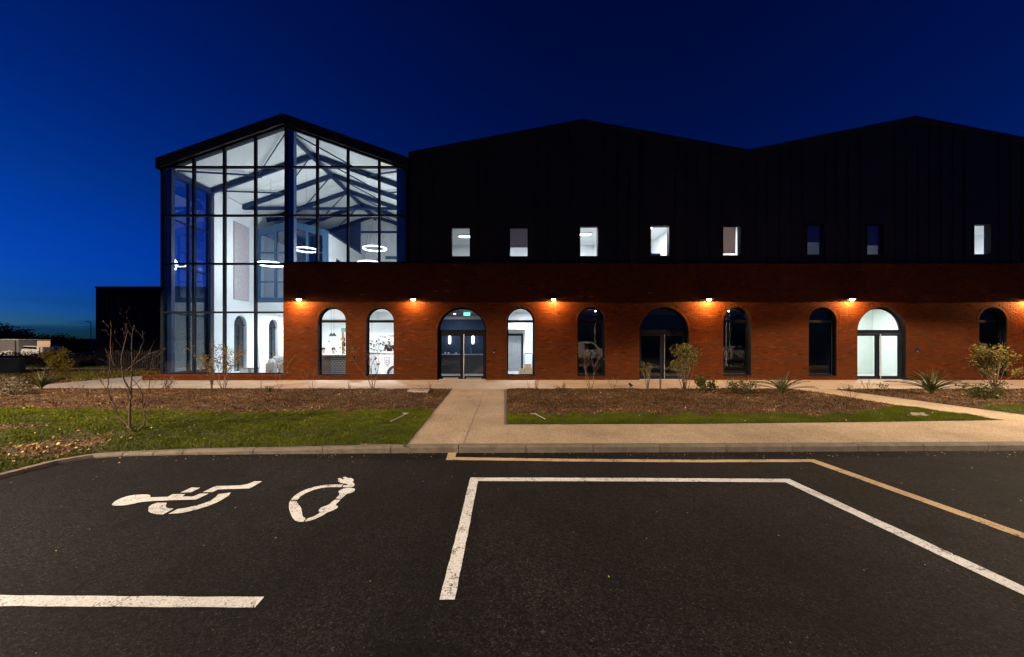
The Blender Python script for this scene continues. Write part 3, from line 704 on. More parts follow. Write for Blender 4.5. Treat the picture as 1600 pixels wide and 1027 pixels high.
# ---- arched windows and doors
FRY=FY+0.20                        # frame set back in the reveal
def arch_pts(x,hw,zs,n=24): return [(x-hw*math.cos(PI*i/n),zs+hw*math.sin(PI*i/n)) for i in range(n+1)]
def ringband(m,outer,inner,y0,y1):
    for (o1,o2,i1,i2) in zip(outer,outer[1:],inner,inner[1:]):
        a,b_,c,d=o1,o2,i2,i1
        m.quad((a[0],y0,a[1]),(d[0],y0,d[1]),(c[0],y0,c[1]),(b_[0],y0,b_[1]))
        m.quad((a[0],y1,a[1]),(b_[0],y1,b_[1]),(c[0],y1,c[1]),(d[0],y1,d[1]))
        m.quad((d[0],y0,d[1]),(d[0],y1,d[1]),(c[0],y1,c[1]),(c[0],y0,c[1]))
        m.quad((a[0],y0,a[1]),(b_[0],y0,b_[1]),(b_[0],y1,b_[1]),(a[0],y1,a[1]))
def arched_unit(o):
    x,hw,zs,zb=o['x'],o['hw']-0.004,o['zs'],o['zb']+(0.004 if o['k']=='w' else 0.002); fw=0.06
    ya,yb=FRY,FRY+0.07
    m=MB()
    ringband(m,arch_pts(x,hw,zs),arch_pts(x,hw-fw,zs),ya,yb)
    m.box(x-hw,x-hw+fw,ya,yb,zb,zs); m.box(x+hw-fw,x+hw,ya,yb,zb,zs); m.box(x-hw+fw,x+hw-fw,ya,yb,zb,zb+fw)
    # metal lining of the reveal in front of and behind the frame
    n=24; lin=arch_pts(x,hw,zs); li2=arch_pts(x,hw-0.008,zs)
    ringband(m,lin,li2,FY+0.03,ya-0.0005)
    m.box(x-hw,x-hw+0.008,FY+0.03,ya-0.0005,zb,zs); m.box(x+hw-0.008,x+hw,FY+0.03,ya-0.0005,zb,zs)
    isdoor=o['k']=='d'
    part=m.build('arched_door' if isdoor else 'arched_window',M['frame_blue'] if x>5 else M['frame'],bld,fix=False)
    fm=M['frame_blue'] if x>5 else M['frame']
    th=0.11 if not isdoor else 0.17
    boxo('transom',(x-hw+fw,x+hw-fw,ya-0.004,yb+0.004,zs-th/2,zs+th/2),fm,part)
    g0=MB(); ap=arch_pts(x,hw-fw,zs); ap=[(px_,max(pz,zs+th/2)) for px_,pz in ap]
    q=[p for p in ap if p[1]>zs+th/2+1e-6]; lim=math.sqrt(max(0,(hw-fw)**2-(th/2)**2))
    q=[(x-lim,zs+th/2)]+q+[(x+lim,zs+th/2)]
    g0.prism_y(q,ya+0.028,ya+0.040); g0.build('pane',M['glass'],part,fix=True)
    if not isdoor:
        boxo('pane',(x-hw+fw,x+hw-fw,ya+0.028,ya+0.040,zb+fw,zs-th/2),M['glass'],part)
        boxo('sill',(x-hw-0.0,x+hw+0.0,FY-0.03,FRY-0.001,o['zb']+0.0005,o['zb']+0.02),M['frame'],part)
    else:
        top=zs-th/2
        for s_ in (-1,1):
            xa,xb=(x-hw+fw,x-0.004) if s_<0 else (x+0.004,x+hw-fw)
            m=MB(); sw=0.085; bt=0.15
            m.box(xa,xa+sw,ya+0.006,yb-0.006,zb+0.01,top-0.004); m.box(xb-sw,xb,ya+0.006,yb-0.006,zb+0.01,top-0.004)
            m.box(xa+sw,xb-sw,ya+0.006,yb-0.006,zb+0.01,zb+bt); m.box(xa+sw,xb-sw,ya+0.006,yb-0.006,top-0.09,top-0.004)
            m.build('leaf',fm,part)
            boxo('pane',(xa+sw,xb-sw,ya+0.028,ya+0.040,zb+bt,top-0.09),M['glass'],part)
        boxo('threshold',(x-hw+fw,x+hw-fw,ya-0.03,yb+0.03,zb-0.001,zb+0.02),M['steel'],part)
        h=MB(); hx=x+0.075
        h.tube([(hx,ya-0.055,zb+0.05),(hx,ya-0.055,top-0.02)],0.016,10)
        for hz in (zb+0.25,zb+1.1,top-0.25): h.tube([(hx,ya-0.055,hz),(hx,ya+0.01,hz)],0.009,8)
        h.build('pull_handle',M['steel'],part,smooth=False)
    return part
for o in ops: o['part']=arched_unit(o)
d1=ops[2]
for s_ in (-1,1):
    boxo('push_bar',(d1['x']+s_*0.5-0.33,d1['x']+s_*0.5+0.33,FRY-0.006,FRY+0.004,PV+0.045,PV+0.075),M['steel'],d1['part'])
# movement joints
for j in JOINTS: boxo('movement_joint',(j-0.005,j+0.005,FY+0.004,FY+0.012,BZ0,BZ1),M['black'],wall)

# ---- upper storey: black standing-seam panels with square windows
CY=FY+0.13
ROOFL=[(-4.0,9.72),(3.45,11.13),(10.6,9.82),(17.76,11.27),(24.95,9.85)]
def rz_(x):
    for (a,za),(b_,zb_) in zip(ROOFL,ROOFL[1:]):
        if x<=b_: return za+(zb_-za)*(x-a)/(b_-a)
    return ROOFL[-1][1]
UW=[(705.1,735.2,354.3,402),(796,825.7,354.3,402),(905.3,935,353,401.8),(1015.5,1045.6,352.5,401),(1128,1157.2,352,400.4),(1259,1286.5,350.5,399.4),(1352,1379.5,350.5,399.4),(1519,1547,350,399)]
YW=FY+0.17
uws=[(FX(a,YW),FX(b_,YW),FZ(d,YW),FZ(c,YW)) for a,b_,c,d in UW]
x=-4.0; sp=0.498; npan=0
while x<24.9:
    xb=min(x+sp,24.94); brk=[x,xb]+[v for u in uws for v in (u[0],u[1]) if x<v<xb]+[v for v,_ in ROOFL if x<v<xb]
    brk=sorted(brk); m=MB()
    for a,b_ in zip(brk,brk[1:]):
        if b_-a<1e-4: continue
        mid=(a+b_)/2; win=[u for u in uws if u[0]<mid<u[1]]
        rngs=[(BZ1+0.032,None)] if not win else [(BZ1+0.032,win[0][2]),(win[0][3],None)]
        for zl,zh in rngs:
            ta=zh if zh else rz_(a); tb=zh if zh else rz_(b_)
            m.prism_y([(a,zl),(b_,zl),(b_,tb),(a,ta)],CY,CY+0.04)
    if not any(u[0]<x<u[1] for u in uws): m.prism_y([(x-0.012,BZ1+0.032),(x+0.012,BZ1+0.032),(x+0.012,rz_(x+0.012)),(x-0.012,rz_(max(x-0.012,-4)))],CY-0.028,CY-0.0005)
    m.build('cladding_panel',M['clad'],bld); x=xb
# window liners, frames, panes
ufr=[]
for i,(xa,xb,za,zb_) in enumerate(uws):
    m=MB(); t_=0.03
    for bx in ((xa,xa+t_,za,zb_),(xb-t_,xb,za,zb_),(xa+t_,xb-t_,za,za+t_),(xa+t_,xb-t_,zb_-t_,zb_)): m.box(bx[0],bx[1],CY-0.02,CY+0.24,bx[2],bx[3])
    p=m.build('window',M['frame'],bld); ufr.append(p)
    boxo('pane',(xa+t_,xb-t_,CY+0.07,CY+0.082,za+t_,zb_-t_),M['glass'],p)
    boxo('sill',(xa-0.03,xb+0.03,CY-0.05,CY-0.0205,za-0.03,za-0.001),M['clad'],p)
# verge capping along the gables, and the roofs running back
BACK=46.0
for (a,za),(b_,zb_) in zip(ROOFL,ROOFL[1:]):
    m=MB(); m.add([(a,CY-0.06,za-0.02),(b_,CY-0.06,zb_-0.02),(b_,CY-0.06,zb_+0.16),(a,CY-0.06,za+0.16),(a,CY+0.3,za-0.02),(b_,CY+0.3,zb_-0.02),(b_,CY+0.3,zb_+0.16),(a,CY+0.3,za+0.16)],
          [(0,1,2,3),(4,7,6,5),(0,4,5,1),(3,2,6,7),(0,3,7,4),(1,5,6,2)]); m.build('verge_capping',M['clad'],bld)
    m=MB(); m.add([(a,CY+0.3,za),(b_,CY+0.3,zb_),(b_,BACK,zb_),(a,BACK,za),(a,CY+0.3,za+0.1),(b_,CY+0.3,zb_+0.1),(b_,BACK,zb_+0.1),(a,BACK,za+0.1)],
          [(0,3,2,1),(4,5,6,7),(0,1,5,4),(2,3,7,6),(1,2,6,5),(0,4,7,3)]); m.build('roof',M['clad'],bld)
boxo('side_wall',(24.96,25.16,FY+0.37,BACK,PV,9.8),M['clad'],bld)
boxo('rear_wall',(-14.6,25.1,BACK+0.001,BACK+0.3,PV,9.4),M['clad'],bld)

# ================================================================== GLAZED GABLE (ATRIUM)
AX0, AXC, AX1 = -14.62, -9.32, -4.0
GY=FY+0.05                         # face of the curtain wall
GP,GS=11.02,0.352                  # inner apex of the glazing, slope
def gz_top(x): return GP-abs(x-AXC)*GS
TZ=[0.33,FZ(488),FZ(411.8),FZ(336),FZ(260)]
MX=[FX(p) for p in (252.5,300.4,348.4,397.2,445.2,494.4,542.5,591.5,640.0)]
MX[0]=AX0+0.06; MX[-1]=AX1-0.06
m=MB()
m.box(AX0,AX0+0.12,GY,GY+0.14,TZ[0],gz_top(AX0)+0.02)
m.box(AX1-0.12,AX1-0.001,GY+0.001,GY+0.14,BZ1+0.035,gz_top(AX1)+0.02)
for s_ in (-1,1):
    xe=AX0 if s_<0 else AX1
    m.bar((AXC,GY+0.07,GP-0.03),(xe,GY+0.07,gz_top(xe)-0.03),0.138,0.09)
m.box(AX0+0.12,BX0-0.02,GY,GY+0.14,TZ[0],TZ[0]+0.07)
m.box(BX0-0.02,AX1-0.12,GY+0.003,GY+0.14,BZ1+0.032,BZ1+0.09)
cw=m.build('curtain_wall',M['frame_blue'],bld)
for i,x in enumerate(MX[1:-1],1):
    zb=TZ[0]+0.07 if x<BX0-0.1 else BZ1+0.09
    if i==4: zb=BZ1+0.09
    boxo('mullion',(x-0.042,x+0.042,GY-0.015,GY+0.13,zb,gz_top(x)-0.06),M['frame_blue'],cw)
for z in TZ[1:]:
    for i in range(8):
        xa,xb=MX[i]+(0.042 if i else 0.06),MX[i+1]-(0.042 if i<7 else 0.06)
        if z<BZ1+0.1 and i>=4: continue
        if i==3 and z<BZ1: xb=BX0-0.02
        boxo('transom',(xa,xb,GY-0.008,GY+0.12,z-0.038,z+0.038),M['frame_blue'],cw)
for i in range(8):
    xa,xb=MX[i]+(0.042 if i else 0.06),MX[i+1]-(0.042 if i<7 else 0.06)
    lv=TZ+[99]
    for z0,z1 in zip(lv,lv[1:]):
        if i>=4 and z1<=BZ1+0.2: continue
        z0_=z0+0.038 if z0>1 else z0+0.07
        if i>=4 and z0<BZ1+0.05: z0_=BZ1+0.09
        xb_=xb if not(i==3 and z1<BZ1+0.2) else BX0-0.02
        if z1>90:
            poly=[(xa,z0_),(xb_,z0_),(xb_,gz_top(xb_)-0.07),(xa,gz_top(xa)-0.07)]
        else: poly=[(xa,z0_),(xb_,z0_),(xb_,z1-0.038),(xa,z1-0.038)]
        if min(poly[2][1],poly[3][1])<z0_+0.02: continue
        MB().prism_y(poly,GY+0.04,GY+0.052).build('pane',M['glass_blue'],cw,fix=True)
# side return of glass on the left
SY1=19.8
m=MB()
for y in (GY+0.145,18.45,SY1-0.12): m.box(AX0+0.0,AX0+0.12,y,y+0.1,TZ[0],9.15)
m.box(AX0+0.002,AX0+0.12,GY+0.245,SY1-0.12,9.15,9.4); m.box(AX0+0.002,AX0+0.12,GY+0.245,SY1-0.12,TZ[0],TZ[0]+0.07)
for z in TZ[1:4]: m.box(AX0+0.004,AX0+0.11,GY+0.245,SY1-0.12,z-0.026,z+0.026)
sr=m.build('curtain_wall_return',M['frame_blue'],bld)
for ya,yb in ((GY+0.245,18.45),(18.55,SY1-0.12)):
    lv=[TZ[0]+0.07]+TZ[1:4]+[9.15]
    for k,(z0,z1) in enumerate(zip(lv,lv[1:])):
        boxo('pane',(AX0+0.05,AX0+0.062,ya,yb,z0+(0.026 if k else 0),z1-(0.026 if k<3 else 0)),M['glass_blue'],sr)
# roof over the atrium: deep dark verge, roof deck, pale lining
for s_ in (-1,1):
    xe=-14.74 if s_<0 else AX1; ze=gz_top(xe)
    m=MB(); m.add([(AXC,GY-0.12,GP-0.0),(xe,GY-0.12,ze-0.0),(xe,GY-0.12,ze+0.44),(AXC,GY-0.12,GP+0.44),(AXC,GY+0.35,GP),(xe,GY+0.35,ze),(xe,GY+0.35,ze+0.44),(AXC,GY+0.35,GP+0.44)],
          [(0,1,2,3),(4,7,6,5),(0,4,5,1),(3,2,6,7),(0,3,7,4),(1,5,6,2)]); m.build('verge_board',M['clad'],bld,fix=True)
    m=MB(); m.add([(AXC,GY+0.35,GP+0.15),(xe,GY+0.35,ze+0.15),(xe,BACK,ze+0.15),(AXC,BACK,GP+0.15),(AXC,GY+0.35,GP+0.42),(xe,GY+0.35,ze+0.42),(xe,BACK,ze+0.42),(AXC,BACK,GP+0.42)],
          [(0,1,2,3),(4,7,6,5),(0,4,5,1),(3,2,6,7),(0,3,7,4),(1,5,6,2)]); m.build('roof',M['clad'],bld,fix=True)
    # lining panels, with joints running up the slope
    xi=AX0+0.01 if s_<0 else AX1-0.2; zi=gz_top(xi); y=GY+0.36
    while y<29.4:
        y2=min(29.5,y+1.2)
        m=MB(); m.add([(AXC-0.0*s_,y+0.006,GP+0.09),(xi,y+0.006,zi+0.09),(xi,y2-0.006,zi+0.09),(AXC,y2-0.006,GP+0.09),(AXC,y+0.006,GP+0.12),(xi,y+0.006,zi+0.12),(xi,y2-0.006,zi+0.12),(AXC,y2-0.006,GP+0.12)],
          [(0,1,2,3),(4,7,6,5),(0,4,5,1),(3,2,6,7),(0,3,7,4),(1,5,6,2)]); m.build('ceiling_panel',M['ceil'],bld,fix=True); y=y2
# navy steel: central column, rafters, ridge, ties, bracing rods
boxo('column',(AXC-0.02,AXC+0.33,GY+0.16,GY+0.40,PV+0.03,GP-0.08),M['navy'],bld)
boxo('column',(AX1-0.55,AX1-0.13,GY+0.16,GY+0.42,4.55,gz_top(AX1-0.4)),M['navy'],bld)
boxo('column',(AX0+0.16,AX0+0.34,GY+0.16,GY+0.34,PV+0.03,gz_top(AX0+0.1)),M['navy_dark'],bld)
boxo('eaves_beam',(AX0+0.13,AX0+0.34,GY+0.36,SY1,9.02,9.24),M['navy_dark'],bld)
RAF=[19.7,22.0,24.3,26.6,28.9]
def ceilz(x): return gz_top(x)+0.08
for k,y in enumerate(RAF):
    m=MB()
    for s_ in (-1,1):
        xe=AX0+0.2 if s_<0 else AX1-0.25
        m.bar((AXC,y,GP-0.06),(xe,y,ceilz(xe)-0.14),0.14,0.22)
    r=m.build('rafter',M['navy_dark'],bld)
    if k in (1,3):
        boxo('tie_beam',(AX0+0.2,AX1-0.3,y+0.08,y+0.18,9.1,9.24),M['navy_dark'],r)
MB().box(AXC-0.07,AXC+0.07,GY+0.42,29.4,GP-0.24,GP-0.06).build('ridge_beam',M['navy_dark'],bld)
prev=GY+0.4
for k,y in enumerate(RAF):
    m=MB()
    for s_ in (-1,1):
        xm=AXC+s_*2.75; xq=AXC+s_*4.9
        m.tube([(xm,y,ceilz(xm)-0.15),(AXC+s_*0.15,prev,ceilz(AXC+s_*0.15)-0.15)],0.032,6)
        m.tube([(xm,y,ceilz(xm)-0.15),(xq,prev,ceilz(xq)-0.15)],0.045,6)
        m.box(xm-0.14,xm+0.14,y-0.1,y+0.1,ceilz(xm)-0.24,ceilz(xm)-0.20)
    m.build('roof_bracing',M['navy_dark'],bld); prev=y
# walls, floors
def leftwall():
    m=MB(); o_=MB(); xa,xb=AX0+0.13,AX0+0.32
    ws=[21.8,24.95,28.1]; hw=0.53; zs=ATOP-hw; y=SY1; zb=0.16; top=9.3
    for w_ in ws:
        m.box(xa,xb,y,w_-hw,PV,top); m.box(xa,xb,w_-hw,w_+hw,PV,zb)
        n=16; arc=[(w_-hw*math.cos(PI*i/n),zs+hw*math.sin(PI*i/n)) for i in range(n+1)]
        for (ya,za),(yb,zb_) in zip(arc,arc[1:]):
            m.add([(xa,ya,za),(xa,yb,zb_),(xa,yb,top),(xa,ya,top),(xb,ya,za),(xb,yb,zb_),(xb,yb,top),(xb,ya,top)],
                  [(0,1,2,3),(4,7,6,5),(0,4,5,1),(3,2,6,7)])
        y=w_+hw
    m.box(xa,xb,y,29.75,PV,top)
    lw_=m.build('side_wall',M['white'],bld,fix=False)
    for w_ in ws:
        q=[(w_-hw,zb)]+[(w_-hw*math.cos(PI*i/16),zs+hw*math.sin(PI*i/16)) for i in range(17)]+[(w_+hw,zb)]
        g_=MB(); n=len(q); g_.add([(xa+0.05,a,b_) for a,b_ in q]+[(xa+0.062,a,b_) for a,b_ in q],[tuple(range(n)),tuple(n+i for i in reversed(range(n)))]+[(i,n+i,n+(i+1)%n,(i+1)%n) for i in range(n)])
        g_.build('pane',M['glass'],lw_,fix=True)
        f_=MB(); f_.box(xa+0.03,xa+0.08,w_-0.025,w_+0.025,zb,zs); f_.box(xa+0.03,xa+0.08,w_-hw,w_+hw,zs-0.03,zs+0.03); f_.build('glazing_bar',M['frame'],lw_)
    # outer black cladding of the side wall stands clear of the arches
    y=SY1
    for w_ in ws+[None]:
        ye=(w_-hw-0.02) if w_ else BACK
        boxo('cladding_panel',(AX0-0.0,AX0+0.12,y,ye,PV,9.15),M['clad'],lw_)
        if w_: boxo('cladding_panel',(AX0+0.001,AX0+0.119,ye,w_+hw+0.02,ATOP+0.02,9.15),M['clad'],lw_); y=w_+hw+0.02
leftwall()
boxo('floor',(AX0+0.3,AX1-0.2,FY+WT+0.001,29.5,PV-0.05,PV+0.02),M['floor_in'],bld)
boxo('inner_wall',(AX1-0.2,AX1-0.005,FY+WT+0.002,29.5,PV,9.3),M['white'],bld)
boxo('inner_wall',(-10.45,AX1-0.205,29.5,29.7,PV,11.2),M['white'],bld)
boxo('inner_wall',(AX0+0.33,-10.451,29.505,29.7,PV,3.5),M['white'],bld)
boxo('inner_wall',(AX0+0.33,-10.451,29.505,29.7,3.5,11.0),M['navy_wall'],bld)
boxo('upper_floor',(AX0+0.325,-9.2,23.0,29.499,3.5,4.05),M['white'],bld)
boxo('upper_floor',(-9.199,AX1-0.201,FY+WT+0.003,29.498,4.0,4.5),M['white'],bld)
boxo('guard_wall',(-9.4,-9.2,FY+WT+0.3,22.95,4.5,5.0),M['white'],bld)
boxo('duct_line',(-8.6,AX1-0.21,29.40,29.49,7.95,8.15),M['teal'],bld)
boxo('door_panel',(-8.35,-7.9,29.42,29.495,4.52,6.9),M['teal'],bld)
# gabled glass room on the upper floor
gxa,gxb,gy=-14.28,-10.1,23.02; gzp,gze,gzb=8.72,8.15,4.07; gxc=(gxa+gxb)/2-0.0
m=MB(); t_=0.26
m.box(gxa,gxa+0.22,gy,gy+0.2,gzb,gze); m.box(gxb-0.26,gxb,gy,gy+0.2,gzb,gze); m.box(gxa+0.22,gxb-0.26,gy,gy+0.2,gzb,gzb+0.26)
m.bar((gxc,gy+0.1,gzp-0.1),(gxa,gy+0.1,gze-0.1),0.198,0.36); m.bar((gxc,gy+0.1,gzp-0.1),(gxb,gy+0.1,gze-0.1),0.198,0.36)
gr=m.build('glass_room',M['teal'],bld)
for xx in (gxa+1.15,gxc+0.0,gxb-1.2):
    boxo('post',(xx-0.06,xx+0.06,gy+0.05,gy+0.15,gzb+0.26,gze+0.05),M['teal'],gr)
for zz in (5.25,6.95): boxo('rail',(gxa+0.22,gxb-0.26,gy+0.06,gy+0.13,zz-0.03,zz+0.03),M['teal'],gr)
MB().prism_y([(gxa+0.22,gzb+0.26),(gxb-0.26,gzb+0.26),(gxb-0.26,gze-0.2),(gxc,gzp-0.25),(gxa+0.22,gze-0.2)],gy+0.155,gy+0.165).build('pane',M['glass_blue'],gr,fix=True)
m=MB(); m.box(gxb-0.12,gxb-0.002,gy+0.2,28.7,gzb,5.2); m.box(gxb-0.12,gxb-0.002,gy+0.2,28.7,6.9,gze-0.05)
for ya,yb in ((gy+0.2,24.3),(25.1,25.7),(26.5,28.7)): m.box(gxb-0.119,gxb-0.003,ya,yb,5.2,6.9)
m.build('room_wall',M['white'],gr)
for s_,xe in ((-1,gxa),(1,gxb)):
    m=MB(); m.add([(gxc,gy+0.2,gzp),(xe,gy+0.2,gze),(xe,28.7,gze),(gxc,28.7,gzp),(gxc,gy+0.2,gzp+0.06),(xe,gy+0.2,gze+0.06),(xe,28.7,gze+0.06),(gxc,28.7,gzp+0.06)],
       [(0,1,2,3),(4,7,6,5),(0,4,5,1),(3,2,6,7),(0,3,7,4),(1,5,6,2)]); m.build('room_roof',M['navy_wall'],gr,fix=True)

# ================================================================== ROOMS BEHIND THE ARCHES AND UPPER WINDOWS
RY=FY+WT+0.002
def room(name, xa, xb, yb, zf, zc, wallm, ceilm, floorm, back=None):
    m=MB(); t_=0.06
    m.box(xa-t_,xa,RY,yb,zf,zc); m.box(xb,xb+t_,RY,yb,zf,zc); p=m.build('room_wall',wallm,bld)
    boxo('back_wall',(xa-t_,xb+t_,yb+0.001,yb+0.06,zf,zc),back or wallm,p)
    boxo('ceiling',(xa-t_,xb+t_,RY,yb+0.06,zc+0.001,zc+0.05),ceilm,p)
    boxo('floor',(xa-t_,xb+t_,RY,yb+0.06,zf-0.05,zf-0.001),floorm,p)
    return p
M['dark_floor']=paint('dark_floor',(0.05,0.05,0.055),0.4)
M['beige_ceil']=paint('beige_ceiling',(0.52,0.46,0.40),0.8)
M['greenish']=paint('white_wall_cool',(0.74,0.78,0.74),0.75,var=0.03)
lob=room('lobby',-3.75,-0.12,21.6,PV,3.18,M['navy_wall'],M['beige_ceil'],M['floor_in'])
boxo('cornice',(-3.74,-0.13,21.45,21.598,2.98,3.17),M['white'],lob)
room('corridor',0.02,2.75,23.0,PV,3.45,M['white'],M['white'],M['floor_in'])
room('dark_room',2.95,14.55,24.0,PV,3.40,M['navy_wall'],M['ceil'],M['dark_floor'])
room('entrance',14.75,19.2,20.6,PV,3.6,M['greenish'],M['greenish'],M['floor_in'])
room('store',19.4,24.8,22.0,PV,3.6,M['grey'],M['grey'],M['dark_floor'])
UR=[(-3.7,-0.6,0.5),(-0.45,2.2,0.5),(2.35,5.2,1),(5.35,8.2,1),(8.35,11.4,1),(11.55,14.4,0),(14.55,18.0,0),(18.2,24.7,1)]
for xa,xb,_ in UR: room('office',xa,xb,22.5,4.55,7.25,M['white'],M['white'],M['floor_in'])
# ================================================================== LAMPS
WARM=(1.0,0.50,0.17); STREET=(1.0,0.78,0.54); COOL=(0.90,0.96,1.0)
def light(name, typ, loc, parent, power, col, size=0.1, rot=None, **kw):
    l=bpy.data.lights.new(name,typ); l.energy=power; l.color=col
    if typ=='AREA': l.shape=kw.get('shape','DISK'); l.size=size; l.size_y=kw.get('size_y',size)
    else: l.shadow_soft_size=size
    if typ=='SPOT': l.spot_size=kw['angle']; l.spot_blend=kw.get('blend',0.3)
    o=bpy.data.objects.new(name,l); link(o,parent); o.location=loc
    if rot: o.rotation_euler=rot
    return o
M['bulb_warm']=emis('lamp_lens_warm',(1.0,0.72,0.40),60)
M['bulb_cool']=emis('lamp_lens_cool',COOL,18)
M['ring']=emis('ring_lamp_light',(0.93,0.97,1.0),9)
M['bulb_street']=emis('street_lamp_lens',(1.0,0.85,0.65),30)
WLAB=['by the glazed corner, left of the first arched window','between the second arched window and the double doors','between the lit corridor window and the first dark window','right of the dark double doors','above the gap left of the bright doors','at the far right edge of the brick wall']
WL_P=[150,75,115,170,150,170]
for px,lab,pw in zip((470.5,647,864,1104.5,1325.5,1602),WLAB,WL_P):
    x=FX(px); z=FZ(468.5)
    o=thing('wall_lamp','small downward wall lamp '+lab,'wall lamp',(x,FY,z),group='wall lamps along the brick front')
    m=MB(); m.box(-0.14,0.14,-0.30,-0.003,0.022,0.034); m.box(-0.14,0.14,-0.30,-0.292,-0.004,0.022); m.box(-0.14,-0.132,-0.292,-0.003,-0.004,0.022); m.box(0.132,0.14,-0.292,-0.003,-0.004,0.022)
    m.build('hood',M['black'],o)
    boxo('back_plate',(-0.05,0.05,-0.03,-0.003,-0.06,0.021),M['black'],o)
    m=MB(); m.lathe([(0.0,-0.075),(0.055,-0.062),(0.082,-0.03),(0.085,0.0),(0.085,0.018),(0.0,0.018)],16,(0,-0.19,0)); m.build('bulb',M['bulb_warm'],o,smooth=True)
    light('wall_lamp_light','SPOT',(0,-0.29,-0.085),o,pw*2.35,WARM,0.03,angle=math.radians(179),blend=0.015)
def ring_lamp(px,py,d,r,label,tz=None):
    x=(px-VX)/FPX*d; z=CAMZ+(VY-py)/FPX*d
    o=thing('ring_lamp',label,'pendant lamp',(x,d,z),group='ring pendant lamps in the atrium')
    MB().tube([(r*math.cos(2*PI*i/40),r*math.sin(2*PI*i/40),0) for i in range(40)],0.028,8,closed=True).build('ring',M['ring'],o,smooth=True)
    top=gz_top(x)+0.09-z; m=MB()
    for i in range(3):
        a=2*PI*i/3+0.4; m.tube([(r*math.cos(a),r*math.sin(a),0.03),(0,0,min(top,2.2))],0.004,5)
    if top>2.2: m.tube([(0,0,2.2),(0,0,top)],0.005,5)
    m.build('suspension_cable',M['black'],o)
    light('ring_lamp_glow','POINT',(0,0,0),o,215,(1.0,0.98,0.93),r*0.5)
    return o
ring_lamp(478.5,390.5,20.4,0.54,'glowing white ring lamp hanging just right of the centre column')
ring_lamp(585.5,388.5,20.4,0.57,'glowing white ring lamp hanging by the right end of the glazed gable')
ring_lamp(423,413,20.6,0.66,'lowest glowing ring lamp hanging left of the brick corner')
ring_lamp(577,411,22.5,0.6,'glowing ring lamp cut by the top edge of the brick wall')
def downlight(x,y,z,pw,label,col=COOL,size=0.22,grp='recessed ceiling lamps'):
    o=thing('ceiling_lamp',label,'ceiling lamp',(x,y,z),group=grp)
    MB().lathe([(0.085,-0.012),(0.115,-0.012),(0.115,-0.0005),(0.085,-0.0005),(0.085,-0.012)],20).build('trim',M['lgrey'],o)
    MB().lathe([(0.0,-0.008),(0.084,-0.008),(0.084,-0.001)],20).build('lens',M['bulb_cool'],o)
    if pw: light('ceiling_lamp_light','AREA',(0,0,-0.02),o,pw,col,size)
    return o
for i,(x,y,pw,lab) in enumerate([(-12.6,25.0,420,'round ceiling lamp under the upper floor on the left of the atrium'),(-8.0,19.0,260,'round ceiling lamp above the bar counter'),(-5.6,19.0,260,'round ceiling lamp above the reception desk'),
      (-7.0,24.5,300,'round ceiling lamp deep behind the reception desk')]):
    downlight(x,y,3.498 if x<-9.2 else 3.998,pw,lab)
downlight(1.1,18.7,3.449,110,'round ceiling lamp just inside the lit corridor window'); downlight(1.4,21.3,3.449,130,'round ceiling lamp farther down the lit corridor')
downlight(-1.0,18.6,3.179,30,'round ceiling lamp inside the lobby door'); downlight(-2.4,20.2,3.179,24,'round ceiling lamp above the lobby counter')
for x_,lab in ((4.7,'small dim lamp bulb hanging in the dark room behind the mirrored van'),(11.4,'small dim lamp bulb hanging in the dark room behind the mirrored car')):
    o=thing('bulb_lamp',lab,'ceiling lamp',(x_,20.0,3.3)); MB().lathe([(0,-0.04),(0.03,-0.03),(0.04,0.0),(0.03,0.03),(0.012,0.05),(0,0.05)],12).build('bulb',M['bulb_cool'],o,smooth=True); MB().tube([(0,0,0.05),(0,0,0.099)],0.008,6).build('cord',M['black'],o); light('bulb_lamp_light','POINT',(0,-0.06,-0.06),o,1.6,(1.0,0.98,0.9),0.04)
downlight(17.0,18.9,3.599,230,'round ceiling lamp inside the bright doors',(0.93,1.0,0.93))
def panel_lamp(x,y,z,pw,label,w_=1.2,d_=0.3,es=1):
    o=thing('panel_lamp',label,'ceiling lamp',(x,y,z),group='panel lamps in the upper offices')
    MB().box(-w_/2-0.02,w_/2+0.02,-d_/2-0.02,d_/2+0.02,-0.05,-0.001).build('housing',M['lgrey'],o)
    MB().box(-w_/2,w_/2,-d_/2,d_/2,-0.056,-0.0505).build('diffuser',M['bulb_cool'],o)
    light('panel_lamp_light','AREA',(0,0,-0.07),o,pw,COOL,w_,shape='RECTANGLE',size_y=d_)
for x,y,pw,lab in ((-1.6,20.6,24,'panel lamp in the office behind the leftmost upper window'),(1.0,20.6,60,'panel lamp in the office with the half-drawn dark blind'),(3.9,20.2,190,'panel lamp in the office behind the third upper window'),
        (6.6,19.0,330,'panel lamp near the brightest upper window'),(9.6,19.6,200,'panel lamp in the office with the brown blind'),(21.3,19.6,300,'panel lamp in the office behind the rightmost upper window')):
    panel_lamp(x,y,7.248,pw,lab)
panel_lamp(16.2,21.4,7.248,5,'added dim panel lamp brightening the dark office behind the seventh upper window',0.5,0.2)  # added lamp, only there to lift this dark office to grey
panel_lamp(12.9,21.4,7.248,5,'dim panel lamp in the office with the navy blind',0.5,0.2)
